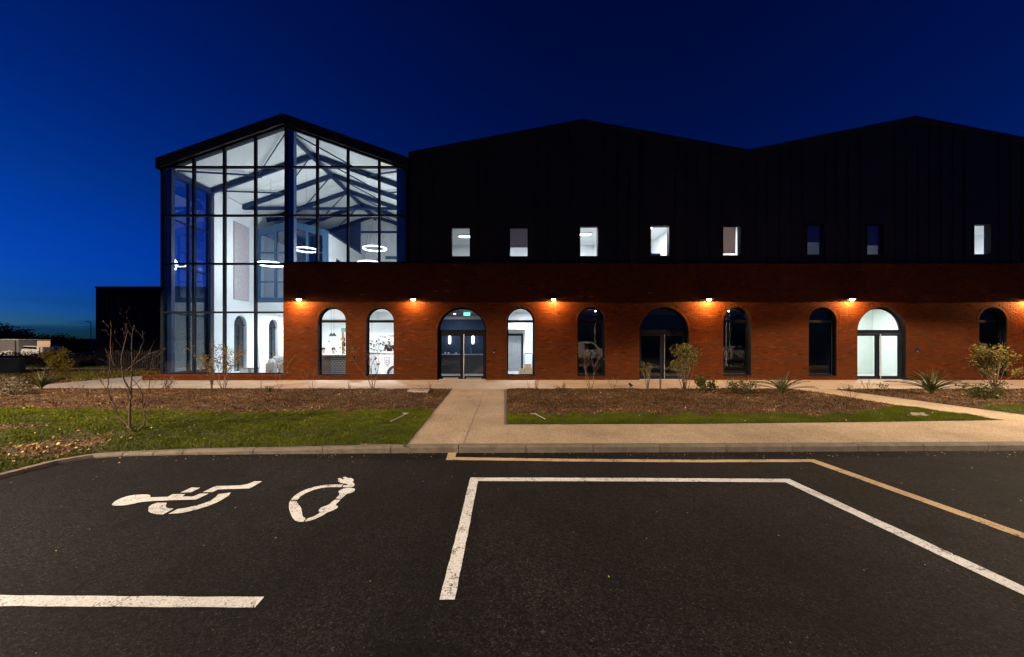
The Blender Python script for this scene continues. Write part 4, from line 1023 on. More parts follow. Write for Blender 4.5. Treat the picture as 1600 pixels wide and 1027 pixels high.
# street lamps round the car park (behind and beside the camera; they show as reflections in the glass)
def street_lamp(x,y,h,rz,pw,label,zb=0.0,cone=165):
    o=thing('street_lamp',label,'street lamp',(x,y,zb),rz,'street lamps round the car park')
    m=MB(); m.lathe([(0.11,0.0),(0.11,0.02),(0.075,0.03),(0.075,1.0),(0.05,1.05),(0.04,h)],14); m.build('pole',M['grey'],o,smooth=True)
    MB().tube([(0,0,h-0.05),(0.25,0,h+0.08),(0.7,0,h+0.12)],0.03,8).build('arm',M['grey'],o)
    m=MB(); m.prism_z([(0.62,-0.11),(1.15,-0.15),(1.22,0),(1.15,0.15),(0.62,0.11)],h+0.09,h+0.16); hd=m.build('lamp_head',M['grey'],o,bevel=0.01,fix=True)
    boxo('lens',(0.72,1.12,-0.1,0.1,h+0.08,h+0.0895),M['bulb_street'],hd)
    if pw: light('street_lamp_light','SPOT',(0.92,0,h+0.06),o,pw,STREET,0.12,angle=math.radians(cone),blend=0.10)
street_lamp(-15.0,1.2,6.0,0.0,30000,'tall street lamp on the verge left of the car park',PV)
street_lamp(11.7,-15.5,6.0,PI/2,7500,'street lamp behind the white van across the car park')
street_lamp(28.6,-15.5,6.0,PI/2,7500,'street lamp at the far right back of the car park')
street_lamp(-9.0,-13.0,6.0,PI/2,8500,'street lamp at the back left of the car park')
street_lamp(-50,31.0,6.0,0.0,15000,'street lamp on the verge far left beside the annex',0.06)
street_lamp(16.5,5.2,6.0,PI,14000,'street lamp beside the path on the right of the car park',PV,150)

# ================================================================== THINGS ON THE FRONT
def intercom(px,py,label,w_=0.12,h_=0.2):
    o=thing('entry_panel',label,'entry panel',(FX(px),FY-0.002,FZ(py)))
    MB().box(-w_/2,w_/2,-0.035,-0.002,-h_/2,h_/2).build('housing',M['black'],o,bevel=0.005)
    MB().box(-w_*0.32,w_*0.32,-0.039,-0.0352,h_*0.05,h_*0.36).build('screen',M['carglass'],o)
    m=MB(); m.tube([(0,-0.036,-h_*0.22),(0,-0.043,-h_*0.22)],0.02,12); m.build('button',M['steel'],o)
intercom(772,549,'small entry panel on the brick right of the lobby doors')
intercom(1432,547.5,'black entry panel on the brick right of the bright doors',0.16,0.2)
# ================================================================== THINGS INSIDE
def at(px,py,d): return ((px-VX)/FPX*d, d, CAMZ+(VY-py)/FPX*d)
FL=PV+0.02
fp=boxo('acoustic_panel',(-14.29,-14.235,21.2,22.45,4.05,8.2),M['felt'],None); tag(fp,'tall grey felt panel on the white side wall behind the glass','wall panel')
# bench with a bolster back, bin, plank and box behind the lower panes
o=thing('bench','long bench with grey bolster back behind the lowest glass panes','bench',(-9.95,19.6,FL))
M['pattern']=None
m_,t_,b_=newmat('black_and_cream_print'); co_=coords(t_); v_=N(t_,'ShaderNodeTexVoronoi',Scale=9.0); t_.links.new(co_,v_.inputs['Vector'])
r_=ramp(t_,[(0.0,(0.05,0.05,0.045)),(0.36,(0.07,0.07,0.06)),(0.42,(0.62,0.60,0.50)),(1.0,(0.68,0.66,0.58))],v_.outputs['Distance']); t_.links.new(r_.outputs[0],b_.inputs['Base Color']); M['pattern']=m_
MB().box(-1.3,1.0,-0.25,0.25,0.0,0.62).build('seat',M['pattern'],o,bevel=0.03)
MB().tube([(-1.3,0.1,0.76),(1.0,0.1,0.76)],0.17,16).build('bolster',M['lgrey'],o)
o=thing('waste_bin','grey waste bin with red label in front of the bench','bin',(*at(424,584,18.6)[:2],FL))
m=MB(); m.prism_z([(-0.2,-0.15),(0.2,-0.15),(0.2,0.15),(-0.2,0.15)],0,0.62); m.build('body',M['grey'],o,bevel=0.02,fix=True)
m=MB(); m.lathe([(0.0,0.22),(0.08,0.2),(0.15,0.12),(0.18,0.0),(0.0,0.0)],16,(0,0,0.625)); m.build('lid',M['lgrey'],o,smooth=True)
MB().box(-0.04,0.12,-0.156,-0.1505,0.12,0.3).build('sticker',paint('red_label',(0.45,0.05,0.04),0.6),o)
o=thing('leaning_board','white board leaning beside the first inner arch','board',(-12.25,19.5,FL))
MB().bar((0.35,0,0.02),(-0.1,0.6,1.55),0.12,0.05,up=(0,1,0)).build('board',M['white'],o)
o=thing('storage_box','low grey box at the foot of the leaning board','box',(-11.75,18.7,FL))
MB().box(-0.45,0.25,-0.2,0.2,0,0.36).build('body',M['lgrey'],o,bevel=0.015); MB().box(-0.47,0.27,-0.22,0.22,0.362,0.40).build('lid',M['grey'],o,bevel=0.008)
# bar with patterned front behind the first arch
o=thing('bar_counter','brown fronted bar counter with white top behind the first arched window','counter',(-8.0,18.9,FL))
MB().box(-0.85,0.0,-0.25,0.25,0,0.96).build('front_panel',M['brown_panel'],o)
m_,t_,b_=newmat('pierced_black_white'); co_=coords(t_,(9,9,9)); ck=N(t_,'ShaderNodeTexBrick'); ck.inputs['Color1'].default_value=(0.75,0.75,0.75,1); ck.inputs['Color2'].default_value=(0.7,0.7,0.7,1); ck.inputs['Mortar'].default_value=(0.04,0.03,0.03,1); ck.inputs['Scale'].default_value=1.0; ck.inputs['Mortar Size'].default_value=0.16; ck.inputs['Brick Width'].default_value=0.62; ck.inputs['Row Height'].default_value=0.8
mp_=t_.nodes.new('ShaderNodeMapping'); mp_.inputs['Rotation'].default_value=(PI/2,0,0); t_.links.new(co_,mp_.inputs[0]); t_.links.new(mp_.outputs[0],ck.inputs[0]); t_.links.new(ck.outputs[0],b_.inputs['Base Color'])
MB().box(0.003,0.9,-0.251,0.25,0,0.96).build('tiled_panel',m_,o)
MB().box(-0.9,0.95,-0.32,0.3,0.962,1.02).build('counter_top',M['white'],o,bevel=0.008)
o=thing('bottle_shelf','tall shelf full of bottles under a green header seen through the first arch','shelf',(-8.15,22.2,FL))
m=MB(); m.box(-0.72,-0.69,-0.15,0.15,0,2.2); m.box(0.69,0.72,-0.15,0.15,0,2.2)
for k in range(8): m.box(-0.689,0.689,-0.15,0.15,0.28*k,0.28*k+0.02)
m.build('rack',M['wood'],o); MB().box(-0.74,0.74,-0.17,0.16,2.201,2.42).build('header',paint('sage_green',(0.16,0.30,0.24),0.7),o)
bm1=MB(); bm1.lathe([(0,0),(0.035,0),(0.035,0.13),(0.012,0.17),(0.012,0.22),(0,0.22)],8); bme=bm1.mesh('bottle',[paint('bottle_glass',(0.10,0.06,0.03),0.2)],smooth=True)
for k in range(1,7):
    for j in range(11):
        q=bpy.data.objects.new('bottle',bme); link(q,o); q.location=(-0.6+0.12*j+random.uniform(-0.02,0.02),-0.06,0.28*k+0.021)
for k,(px,lab) in enumerate(((517.5,'left of two black cone pendant lamps seen through the first arch'),(521.8,'right of two black cone pendant lamps seen through the first arch'))):
    x,y,z=at(px,525.5,21.0+0.25*k); o=thing('cone_lamp',lab,'pendant lamp',(x,y,z))
    MB().lathe([(0.14,0.0),(0.03,0.16),(0.0,0.17)],16).build('shade',M['black'],o,smooth=True); MB().tube([(0,0,0.17),(0,0,3.99-z)],0.006,6).build('cord',M['black'],o)
# reception desk and its overhead board behind the second arch
o=thing('reception_desk','pale reception desk with line emblem behind the second arched window','desk',(-5.9,20.8,FL))
MB().box(-1.1,0.9,-0.3,0.3,0,1.08).build('front_panel',M['lgrey'],o); MB().box(-1.15,0.95,-0.36,0.34,1.082,1.12).build('counter_top',M['white'],o,bevel=0.006)
def text_mesh(txt,size,mat,parent,loc,name='lettering',ext=0.004):
    cu=bpy.data.curves.new('t','FONT'); cu.body=txt; cu.size=size; cu.extrude=ext; cu.align_x='CENTER'
    ob=bpy.data.objects.new('t',cu); C.objects.link(ob); dg=bpy.context.evaluated_depsgraph_get(); me=bpy.data.meshes.new_from_object(ob.evaluated_get(dg))
    bpy.data.objects.remove(ob); me.materials.clear(); me.materials.append(mat); q=bpy.data.objects.new(name,me); link(q,parent); q.location=loc; q.rotation_euler=(PI/2,0,0); return q
em=MB(); sh=[(-0.13,0.2),(0.13,0.2),(0.13,-0.06),(0.0,-0.2),(-0.13,-0.06)]
em.tube([(x_,-0.306,0.62+z_) for x_,z_ in sh],0.010,6,closed=True); em.build('emblem',M['black'],o)
text_mesh('D',0.22,M['black'],o,(0,-0.304,0.56),'emblem_letter')
o=thing('wheel_arch_display','dark half wheel standing against the reception desk','display',(-5.45,20.35,FL))
MB().tube([(0.36*math.cos(PI*i/20),0,0.36*math.sin(PI*i/20)) for i in range(21)],0.07,8).build('tyre',M['tyre'],o,smooth=True)
m=MB()
for i in range(1,6): a=PI*i/6; m.tube([(0,0,0),(0.33*math.cos(a),0,0.33*math.sin(a))],0.015,6)
m.build('spokes',M['steel'],o)
o=thing('overhead_board','grey board with dark lettering above the reception desk','board',(-5.95,21.0,1.8))
MB().box(-1.1,0.95,-0.03,0.03,0,0.42).build('panel',M['lgrey'],o); text_mesh('TRANSMISSIONS',0.155,M['black'],o,(0.0,-0.034,0.2))
m=MB()
for x_ in (-0.9,0.75): m.tube([(x_,0,0.42),(x_,0,2.19)],0.006,6)
m.build('suspension_cable',M['black'],o)
# lobby: counter, taps, cups, pill lights, exit sign
o=thing('lobby_counter','dark counter with pale top seen through the lobby doors','counter',(-2.2,20.9,PV))
MB().box(-1.35,1.6,-0.3,0.3,0,0.97).build('cabinet',paint('charcoal_cabinet',(0.055,0.058,0.065),0.5),o); MB().box(-1.4,1.65,-0.34,0.33,0.972,1.02).build('counter_top',M['lgrey'],o,bevel=0.006)
for x_,lab in ((-2.05,'left tap on the lobby counter'),(-1.62,'right tap on the lobby counter')):
    o=thing('tap',lab,'tap',(x_,20.9,PV+1.021)); MB().tube([(0,0,0),(0,0,0.26),(0,-0.05,0.31),(0,-0.12,0.30),(0,-0.14,0.25)],0.014,8).build('spout',M['steel'],o,smooth=True); MB().tube([(0.015,0,0.1),(0.07,0,0.13)],0.008,6).build('lever',M['steel'],o)
for x_,lab in ((-2.95,'left white cup on the lobby counter'),(-2.78,'middle white cup on the lobby counter'),(-2.4,'right white cup on the lobby counter')):
    o=thing('cup',lab,'cup',(x_,20.75,PV+1.021)); m=MB(); m.lathe([(0,0),(0.03,0),(0.042,0.09),(0.038,0.09),(0.028,0.008),(0,0.008)],14); m.build('body',M['white'],o,smooth=True); MB().tube([(0.04,0,0.07),(0.065,0,0.06),(0.06,0,0.03),(0.035,0,0.025)],0.006,6).build('handle',M['white'],o)
M['pill']=emis('pill_lamp_glow',(1.0,0.86,0.72),4)
for px,lab in ((702.5,'left glowing pill lamp on the navy lobby wall'),(739,'right glowing pill lamp on the navy lobby wall')):
    x,y,z=at(px,531,21.5); o=thing('pill_lamp',lab,'wall lamp',(x,21.6,z)); m=MB(); m.lathe([(0,-0.24),(0.05,-0.22),(0.07,-0.15),(0.07,0.15),(0.05,0.22),(0,0.24)],12,(0,-0.09,0)); m.build('shade',M['pill'],o,smooth=True); MB().box(-0.03,0.03,-0.02,-0.001,-0.06,0.06).build('bracket',M['black'],o)
x,y,z=at(729.5,491,19.0); o=thing('exit_sign','small green lit sign hanging in the lobby arch','exit sign',(x,y,z)); MB().box(-0.15,0.15,-0.02,0.02,-0.07,0.07).build('panel',M['green_sign'],o); MB().tube([(0,0,0.07),(0,0,3.179-z)],0.008,6).build('rod',M['black'],o); MB().box(-0.03,0.10,-0.024,-0.0205,-0.03,0.03).build('pictogram',M['white'],o)
# corridor: far door, bulkhead, hand truck with parcels
o=thing('inner_door','dark framed glass door at the end of the lit corridor','door',(0.68,22.93,PV))
m=MB(); m.box(-0.55,-0.44,-0.06,0.05,0,2.15); m.box(0.44,0.55,-0.06,0.05,0,2.15); m.box(-0.44,0.44,-0.06,0.05,2.02,2.15); m.build('frame',M['frame'],o); MB().box(-0.44,0.44,-0.02,0.0,0.0,2.02).build('leaf',M['grey'],o); MB().tube([(0.3,-0.05,0.9),(0.3,-0.05,1.3)],0.014,8).build('handle',M['steel'],o)
bk=boxo('bulkhead',(0.03,1.35,22.2,22.99,2.45,2.95),M['lgrey'],None); tag(bk,'pale grey boxed duct above the corridor door','bulkhead')
o=thing('hand_truck','blue tubular hand truck parked in the lit corridor','hand truck',(1.35,20.2,PV))
m=MB(); m.tube([(-0.2,0,0.05),(-0.22,0.12,1.0),(-0.17,0.13,1.06),(0.17,0.13,1.06),(0.22,0.12,1.0),(0.2,0,0.05)],0.018,8); m.build('frame',M['blue_frame'],o,smooth=True)
m=MB(); m.box(-0.22,0.22,-0.32,0.0,0.04,0.055); m.build('toe_plate',M['steel'],o)
for s_ in (-1,1):
    m=MB(); m.tube([(s_*0.2,0.08,0.1),(s_*0.26,0.08,0.1)],0.1,16); m.build('wheel',M['tyre'],o)
for k,(dx,dy,z0,sx,sy,sz,lab) in enumerate([(0,-0.17,0.056,0.19,0.14,0.28,'large cardboard parcel at the bottom of the hand truck'),(-0.02,-0.16,0.337,0.15,0.12,0.2,'small cardboard parcel on top of the hand truck load')]):
    o=thing('parcel',lab,'parcel',(1.35+dx,20.2+dy,PV+z0)); MB().box(-sx,sx,-sy,sy,0,sz).build('box',M['cardboard'],o,bevel=0.006); MB().box(-0.025,0.025,-sy-0.001,sy+0.001,sz,sz+0.002).build('tape',M['wood'],o)
o=thing('parcel','tilted cardboard parcel on the floor left of the hand truck','parcel',(1.0,20.0,PV)); MB().box(-0.12,0.12,-0.12,0.12,0,0.3).build('box',M['cardboard'],o,bevel=0.006); o.rotation_euler=(0,0,0.5)
# upper windows: blinds, shelves, desks
def blind(i,frac,mat,label,side=0.0):
    xa,xb,za,zb_=uws[i]; h=(zb_-za)*frac; o=thing('roller_blind',label,'blind',((xa+xb)/2,17.42,zb_))
    hw=(xb-xa)/2+0.02; MB().tube([(-hw,0,0.02),(hw,0,0.02)],0.03,10).build('roller',M['lgrey'],o); MB().box(-hw,hw-side,-0.003,0.0,-h,0.0).build('fabric',mat,o); MB().box(-hw,hw-side,-0.009,0.006,-h-0.02,-h-0.0005).build('bottom_bar',mat,o)
blind(1,0.62,M['blind_dark'],'dark grey roller blind drawn more than halfway at the second upper window')
blind(4,0.86,M['blind_brown'],'brown roller blind almost fully drawn at the fifth upper window',0.09)
blind(5,0.52,M['blind_navy'],'navy roller blind half drawn at the sixth upper window')
blind(6,0.62,M['blind_navy'],'navy roller blind at the dark seventh upper window')
def desk(i,label,y=18.3):
    xa,xb,za,zb_=uws[i]; o=thing('desk',label,'desk',((xa+xb)/2,y,4.55)); MB().box(-0.8,0.8,-0.35,0.35,0.98,1.02).build('top',M['grey'],o)
    for sx in (-0.72,0.72):
        for sy in (-0.3,0.3): MB().box(sx-0.025,sx+0.025,sy-0.025,sy+0.025,0,0.979).build('leg',M['black'],o)
desk(0,'high desk behind the leftmost upper window'); desk(1,'high desk under the half-drawn dark blind')
xa,xb,za,zb_=uws[2]; o=thing('wall_shelf','wooden wall shelf with white hooks behind the third upper window','shelf',((xa+xb)/2,19.0,za+0.16)); MB().box(-0.6,0.6,-0.12,0.12,0.06,0.2).build('board',M['wood'],o)
for k in range(9): MB().tube([(-0.5+0.125*k,-0.125,0.13),(-0.5+0.125*k,-0.16,0.07)],0.018,8).build('hook',M['white'],o)
m=MB(); m.box(-0.6,-0.56,-0.1,0.1,4.55-(za+0.16),0.059); m.box(0.56,0.6,-0.1,0.1,4.55-(za+0.16),0.059); m.build('post',M['grey'],o)
xa,xb,za,zb_=uws[3]; o=thing('office_cabinet','pale cabinet with dark top at the left of the brightest upper window','cabinet',(xa+0.14,18.0,4.55)); MB().box(-0.3,0.14,-0.2,0.2,0,1.12).build('body',M['lgrey'],o); MB().box(-0.31,0.15,-0.21,0.21,1.121,1.17).build('top',M['black'],o)
o=thing('office_screen','dark screen standing right of the cabinet in the brightest upper window','screen',(xb-0.18,18.3,4.55)); MB().box(-0.25,0.25,-0.02,0.02,0.5,1.25).build('panel',M['navy_wall'],o); MB().box(-0.03,0.03,-0.03,0.03,0,0.5).build('stand',M['black'],o)
xa,xb,za,zb_=uws[5]; o=thing('metal_shelf','open black shelf unit glimpsed below the navy blind','shelf',((xa+xb)/2,18.6,4.55))
for k,zz in enumerate((0.95,1.18,1.4)): MB().box(-0.5,0.45,-0.15,0.15,zz,zz+0.03).build('shelf_board',M['black'],o)
for sx in (-0.49,0.43): MB().box(sx-0.015,sx+0.015,-0.16,-0.13,0,1.5).build('upright',M['black'],o)

# ================================================================== PEOPLE
def person(label,loc,rz,seated,hair,top,legs):
    o=thing('person',label,'person',loc,rz)
    hip=0.50 if seated else 0.95
    P={'pel':(0,0,hip),'waist':(0,0.01,hip+0.18),'chest':(0,0,hip+0.38),'neck':(0,0,hip+0.54),'nk2':(0,-0.01,hip+0.60),'head':(0,-0.02,hip+0.70),'crown':(0,-0.015,hip+0.79)}
    Rd={'pel':(0.15,0.11),'waist':(0.135,0.10),'chest':(0.165,0.115),'neck':(0.065,0.065),'nk2':(0.055,0.058),'head':(0.076,0.095),'crown':(0.06,0.075)}
    E=[('pel','waist'),('waist','chest'),('chest','neck'),('neck','nk2'),('nk2','head'),('head','crown')]
    for s_,n in ((-1,'l'),(1,'r')):
        P['sh'+n]=(s_*0.19,0,hip+0.47); Rd['sh'+n]=(0.06,0.06); P['el'+n]=(s_*0.25,-0.03,hip+0.22); Rd['el'+n]=(0.042,0.042)
        P['wr'+n]=(s_*0.20,-0.25,hip+0.2); Rd['wr'+n]=(0.03,0.03); P['ha'+n]=(s_*0.18,-0.33,hip+0.2); Rd['ha'+n]=(0.035,0.02)
        E+=[('chest','sh'+n),('sh'+n,'el'+n),('el'+n,'wr'+n),('wr'+n,'ha'+n)]
        for k in range(5):
            f='f%s%d'%(n,k); P[f]=(s_*(0.18+0.016*(k-2)),-0.40 if k else -0.365,hip+0.19+(0.01 if not k else 0)); Rd[f]=(0.008,0.008); 
            if k==0: P[f]=(s_*0.14,-0.36,hip+0.21)
            E.append(('ha'+n,f))
        P['hp'+n]=(s_*0.09,0,hip-0.06); Rd['hp'+n]=(0.085,0.09)
        if seated: P['kn'+n]=(s_*0.10,-0.42,hip-0.04); P['an'+n]=(s_*0.10,-0.42,0.09); P['to'+n]=(s_*0.11,-0.56,0.035)
        else: P['kn'+n]=(s_*0.10,-0.01,0.50); P['an'+n]=(s_*0.10,0.02,0.09); P['to'+n]=(s_*0.11,-0.14,0.035)
        Rd['kn'+n]=(0.06,0.062); Rd['an'+n]=(0.04,0.045); Rd['to'+n]=(0.04,0.03)
        E+=[('pel','hp'+n),('hp'+n,'kn'+n),('kn'+n,'an'+n),('an'+n,'to'+n)]
    keys=list(P); ix={k:i for i,k in enumerate(keys)}
    def skin(name,keep,grow,mat):
        kk=[k for k in keys if k in keep]; jx={k:i for i,k in enumerate(kk)}
        me=bpy.data.meshes.new(name); me.from_pydata([P[k] for k in kk],[(jx[a],jx[b_]) for a,b_ in E if a in jx and b_ in jx],[])
        ob=bpy.data.objects.new(name,me); C.objects.link(ob); ob.modifiers.new('s','SKIN'); sv=me.skin_vertices[0].data
        for k in kk: sv[jx[k]].radius=(Rd[k][0]+grow,Rd[k][1]+grow)
        sv[0].use_root=True; sd=ob.modifiers.new('d','SUBSURF'); sd.levels=1; sd.render_levels=1
        dg=bpy.context.evaluated_depsgraph_get(); me2=bpy.data.meshes.new_from_object(ob.evaluated_get(dg)); bpy.data.objects.remove(ob)
        me2.materials.clear(); me2.materials.append(mat); me2.polygons.foreach_set('use_smooth',[True]*len(me2.polygons)); me2.name=name
        q=bpy.data.objects.new(name,me2); link(q,o); return q
    skin('body',set(keys),0,M['skin'])
    skin('jacket',{'pel','waist','chest','shl','shr','ell','elr','wrl','wrr'},0.016,top)
    skin('trousers',{'pel','hpl','hpr','knl','knr','anl','anr'},0.012,legs)
    h=MB(); hz=hip+0.735
    h.lathe([(0.092,-0.03),(0.100,0.02),(0.092,0.065),(0.06,0.105),(0,0.118)],14,(0,0.012,hz)); h.build('hair',hair,o,smooth=True)
    f=MB(); f.tube([(0,-0.10,hip+0.72),(0,-0.125,hip+0.69),(0,-0.10,hip+0.685)],[0.008,0.014,0.01],6); f.build('nose',M['skin'],o,smooth=True)
    for s_ in (-1,1):
        e=MB(); e.lathe([(0,-0.009),(0.009,0),(0,0.009)],8,(s_*0.032,-0.108,hip+0.715)); e.build('eye',M['black'],o,smooth=True)
    e=MB(); e.box(-0.022,0.022,-0.112,-0.10,hip+0.655,hip+0.662); e.build('mouth',paint('lips',(0.3,0.11,0.1),0.5),o)
def stool(x,y,label):
    o=thing('stool',label,'stool',(x,y,FL)); MB().lathe([(0,0.41),(0.17,0.41),(0.18,0.43),(0.16,0.45),(0,0.45)],18).build('seat',M['wood'],o)
    for k in range(4): a=PI/4+k*PI/2; MB().tube([(0.12*math.cos(a),0.12*math.sin(a),0.41),(0.19*math.cos(a),0.19*math.sin(a),0)],0.014,6).build('leg',M['black'],o)
x,y,_=at(521,549,20.6); person('person with dark hair seated behind the bar counter',(x,y,FL),0.5,True,M['hair_dark'],M['cloth_dark'],M['cloth_dark']); stool(x,y+0.02,'stool under the person with dark hair')
x,y,_=at(505.5,549,20.6); person('person in a white top seated at the left edge of the first arch',(x,y,FL),0.9,True,M['hair_dark'],M['cloth_white'],M['cloth_dark']); stool(x,y+0.02,'stool under the person in the white top')
x,y,_=at(608.5,545,21.7); person('grey haired person in a dark jacket standing behind the reception desk',(x,y,FL),0.2,False,M['hair_grey'],M['cloth_dark'],M['cloth_dark'])
# ================================================================== PLANTS
def rnd_dir(up=0.3):
    a=random.uniform(0,2*PI); return Vector((math.cos(a),math.sin(a),up)).normalized()
def branchy(m, p, d, L, r, depth, tips, wob=0.18, kids=(2,3), spread=0.55, ratio=0.68):
    n=max(3,int(L/0.10)); pts=[p.copy()]; rad=[r]; q=p.copy(); dd=d.copy()
    for i in range(n):
        dd=(dd+Vector((random.gauss(0,wob),random.gauss(0,wob),random.gauss(0.04,wob*0.6)))*0.5).normalized(); q=q+dd*(L/n); pts.append(q.copy()); rad.append(max(0.0016,r*(1-0.62*(i+1)/n)))
        if depth>0 and i>=n*0.3 and random.random()<0.30: tips.append(('side',q.copy(),dd.copy(),r*0.5))
    m.tube(pts,rad,5 if r>0.006 else 4); tips.append(('tip',q,dd,rad[-1]))
    if depth>0:
        ss=[t for t in tips if t[0]=='side']; tips[:]=[t for t in tips if t[0]!='side']
        for (_,sp_,sd,sr) in ss:
            nd=(sd+rnd_dir(0.25)*spread).normalized(); branchy(m,sp_,nd,L*ratio*random.uniform(0.4,0.9),max(0.0022,sr),depth-1,tips,wob,kids,spread,ratio)
        for _ in range(random.randint(*kids)):
            nd=(dd+rnd_dir(0.2)*spread).normalized(); branchy(m,q,nd,L*ratio*random.uniform(0.6,1),max(0.0022,rad[-1]),depth-1,tips,wob,kids,spread,ratio)
def leafquad(m,p,size,asp=0.5,r=None):
    a=random.uniform(0,2*PI); e=random.uniform(-0.9,0.9); u=Vector((math.cos(a)*math.cos(e),math.sin(a)*math.cos(e),math.sin(e))); v=u.cross(Vector((random.gauss(0,1),random.gauss(0,1),random.gauss(0,1)))).normalized()
    u=u*size; v=v*size*asp; m.add([tuple(p),tuple(p+u*0.5+v*0.5),tuple(p+u),tuple(p+u*0.5-v*0.5)],[(0,1,2,3)],random.random() if r is None else r)
def bare_shrub(label,px,py,h,stems=4,depth=2,r=0.016,lean=0.35,bark='bark',leaves=0,leafm='leaf_brown',lsize=0.05,seed=1,name='bare_shrub',spread=0.55,ratio=0.68):
    random.seed(seed); x,y=G(px,py,PV); z=gz(x,y); o=thing(name,label,'shrub',(x,y,z)); m=MB(); tips=[]
    for k in range(stems):
        a=2*PI*k/stems+random.uniform(-0.4,0.4); d=Vector((math.cos(a)*lean,math.sin(a)*lean,1)).normalized()
        branchy(m,Vector((math.cos(a)*0.02,math.sin(a)*0.02,-0.03)),d,h*random.uniform(0.42,0.58),r*random.uniform(0.7,1.1),depth,tips,spread=spread,ratio=ratio)
    m.build('branches',M[bark],o,smooth=True)
    if leaves:
        l=MB(); tp=[t for t in tips if t[0]=='tip']
        for _ in range(leaves):
            t=random.choice(tp); p=t[1]+Vector((random.gauss(0,0.035),random.gauss(0,0.035),random.gauss(0,0.05))); leafquad(l,p,lsize*random.uniform(0.6,1.3))
        l.build('foliage',M[leafm],o,rnd=True)
    return o
def bush(label,px,py,w_,h,stem=0.0,n=900,leafm='leaf_olive',lsize=0.05,seed=1,name='leafy_shrub',dep=None,loc=None,clumps=14,cat='shrub'):
    random.seed(seed)
    if loc is None: x,y=G(px,py,PV); z=gz(x,y)
    else: x,y,z=loc
    o=thing(name,label,cat,(x,y,z)); m=MB(); l=MB(); dep=dep or w_
    cl=[]
    for _ in range(clumps):
        a=random.uniform(0,2*PI); rr=math.sqrt(random.random()); zz=random.uniform(0,1)
        cl.append((Vector((math.cos(a)*rr*w_*0.42,math.sin(a)*rr*dep*0.42,stem+(h-stem)*(0.12+0.78*zz))),random.uniform(0.16,0.3)*(1.7 if stem<0.05 else 1.0)*min(w_,max(0.25,h-stem))))
    for c,cr in cl:
        b0=Vector((random.gauss(0,0.05)*w_,random.gauss(0,0.05)*w_,-0.02)); mid=b0.lerp(c,0.5)+Vector((random.gauss(0,0.04),random.gauss(0,0.04),0.05*h)); m.tube([b0,mid,c,c+Vector((random.gauss(0,0.06),random.gauss(0,0.06),cr*0.9))],[0.010,0.008,0.005,0.002],5)
    for _ in range(n):
        c,cr=random.choice(cl); v=Vector((random.gauss(0,1),random.gauss(0,1),random.gauss(0,1))).normalized()*cr*(random.random()**0.45)
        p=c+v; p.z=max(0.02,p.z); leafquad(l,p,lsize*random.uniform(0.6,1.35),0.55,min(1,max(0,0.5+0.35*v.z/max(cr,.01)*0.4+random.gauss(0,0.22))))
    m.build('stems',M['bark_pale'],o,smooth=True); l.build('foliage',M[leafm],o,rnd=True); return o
def flax(label,px,py,R_,h,n=26,seed=1):
    random.seed(seed); x,y=G(px,py,PV); z=gz(x,y); o=thing('flax_plant',label,'plant',(x,y,z))
    for k in range(n):
        a=random.uniform(0,2*PI); t=random.random(); L=h*random.uniform(0.75,1.2); out=R_*(0.15+0.95*t); dr=Vector((math.cos(a),math.sin(a),0)); sd=Vector((-math.sin(a),math.cos(a),0)); w0=random.uniform(0.011,0.021)
        m=MB(); N_=6; pts=[]
        for i in range(N_+1):
            s_=i/N_; bend=s_**1.7; zz=L*(s_-0.55*t*s_**2.4); pts.append((dr*(out*bend+0.02)+Vector((0,0,zz)), w0*(0.75+0.6*s_)*(1-s_**3)+0.001))
        vs=[]; fs=[]
        for (p,w2) in pts: vs+= [tuple(p-sd*w2+Vector((0,0,0.006))),tuple(p-Vector((0,0,0.006))),tuple(p+sd*w2+Vector((0,0,0.006)))]
        for i in range(N_): fs+= [(i*3,i*3+1,i*3+4,i*3+3),(i*3+1,i*3+2,i*3+5,i*3+4)]
        m.add(vs,fs,random.random()); m.build('leaf',M['flax'],o,rnd=True,smooth=True)
    return o
def tuft(label,px,py,h,n=30,spread=0.12,leafm='leaf_brown',seed=1,name='grass_tuft'):
    random.seed(seed); x,y=G(px,py,PV); z=gz(x,y); o=thing(name,label,'plant',(x,y,z)); m=MB()
    for k in range(n):
        a=random.uniform(0,2*PI); d=Vector((math.cos(a),math.sin(a),0)); hh=h*random.uniform(0.55,1.1); sp=spread*random.random(); m.tube([d*0.02,d*(0.02+sp*0.4)+Vector((0,0,hh*0.55)),d*(0.02+sp)+Vector((0,0,hh))],[0.004,0.003,0.001],3,r=random.random())
    m.build('stalks',M[leafm],o,rnd=True); return o
random.seed(5)
bx_,by_=G(211,678,PV); SD=by_; o=thing('bare_shrub','tall bare multi-stemmed shrub standing in the left lawn','shrub',(bx_,by_,gz(bx_,by_)))
SP=[([(209,678),(205.7,673.5),(197,660.7),(186,652),(181,641),(174.6,626),(170,611),(169,594),(171,575),(172.5,548),(173.5,515)],0.020,0.10),
 ([(211,678),(202.5,669),(203,637),(204.6,620),(200,607),(193,590),(189.6,564),(194,538.5),(200,517)],0.024,-0.05),
 ([(204.6,620),(205.7,585.7),(206.8,564),(204.6,538.5),(210,508)],0.015,-0.12),
 ([(213,678),(226,663),(227,654),(224,637),(223,616),(214,601),(203.6,590)],0.018,0.12),
 ([(193,583),(214,566),(231,554),(247,549)],0.010,-0.1),([(205.7,571),(221,543),(225,531)],0.010,0.05),
 ([(226,650),(228,637),(240,620),(258,602)],0.010,0.2),([(174.6,626),(160,598),(151,584)],0.008,0.1),([(193,583),(178,571),(164,545)],0.008,-0.1),([(224,637),(232,610),(238,575),(242,560)],0.010,0.15),([(200,607),(212,600),(228,585),(236,578)],0.008,-0.15)]
m=MB(); zb=gz(bx_,by_)
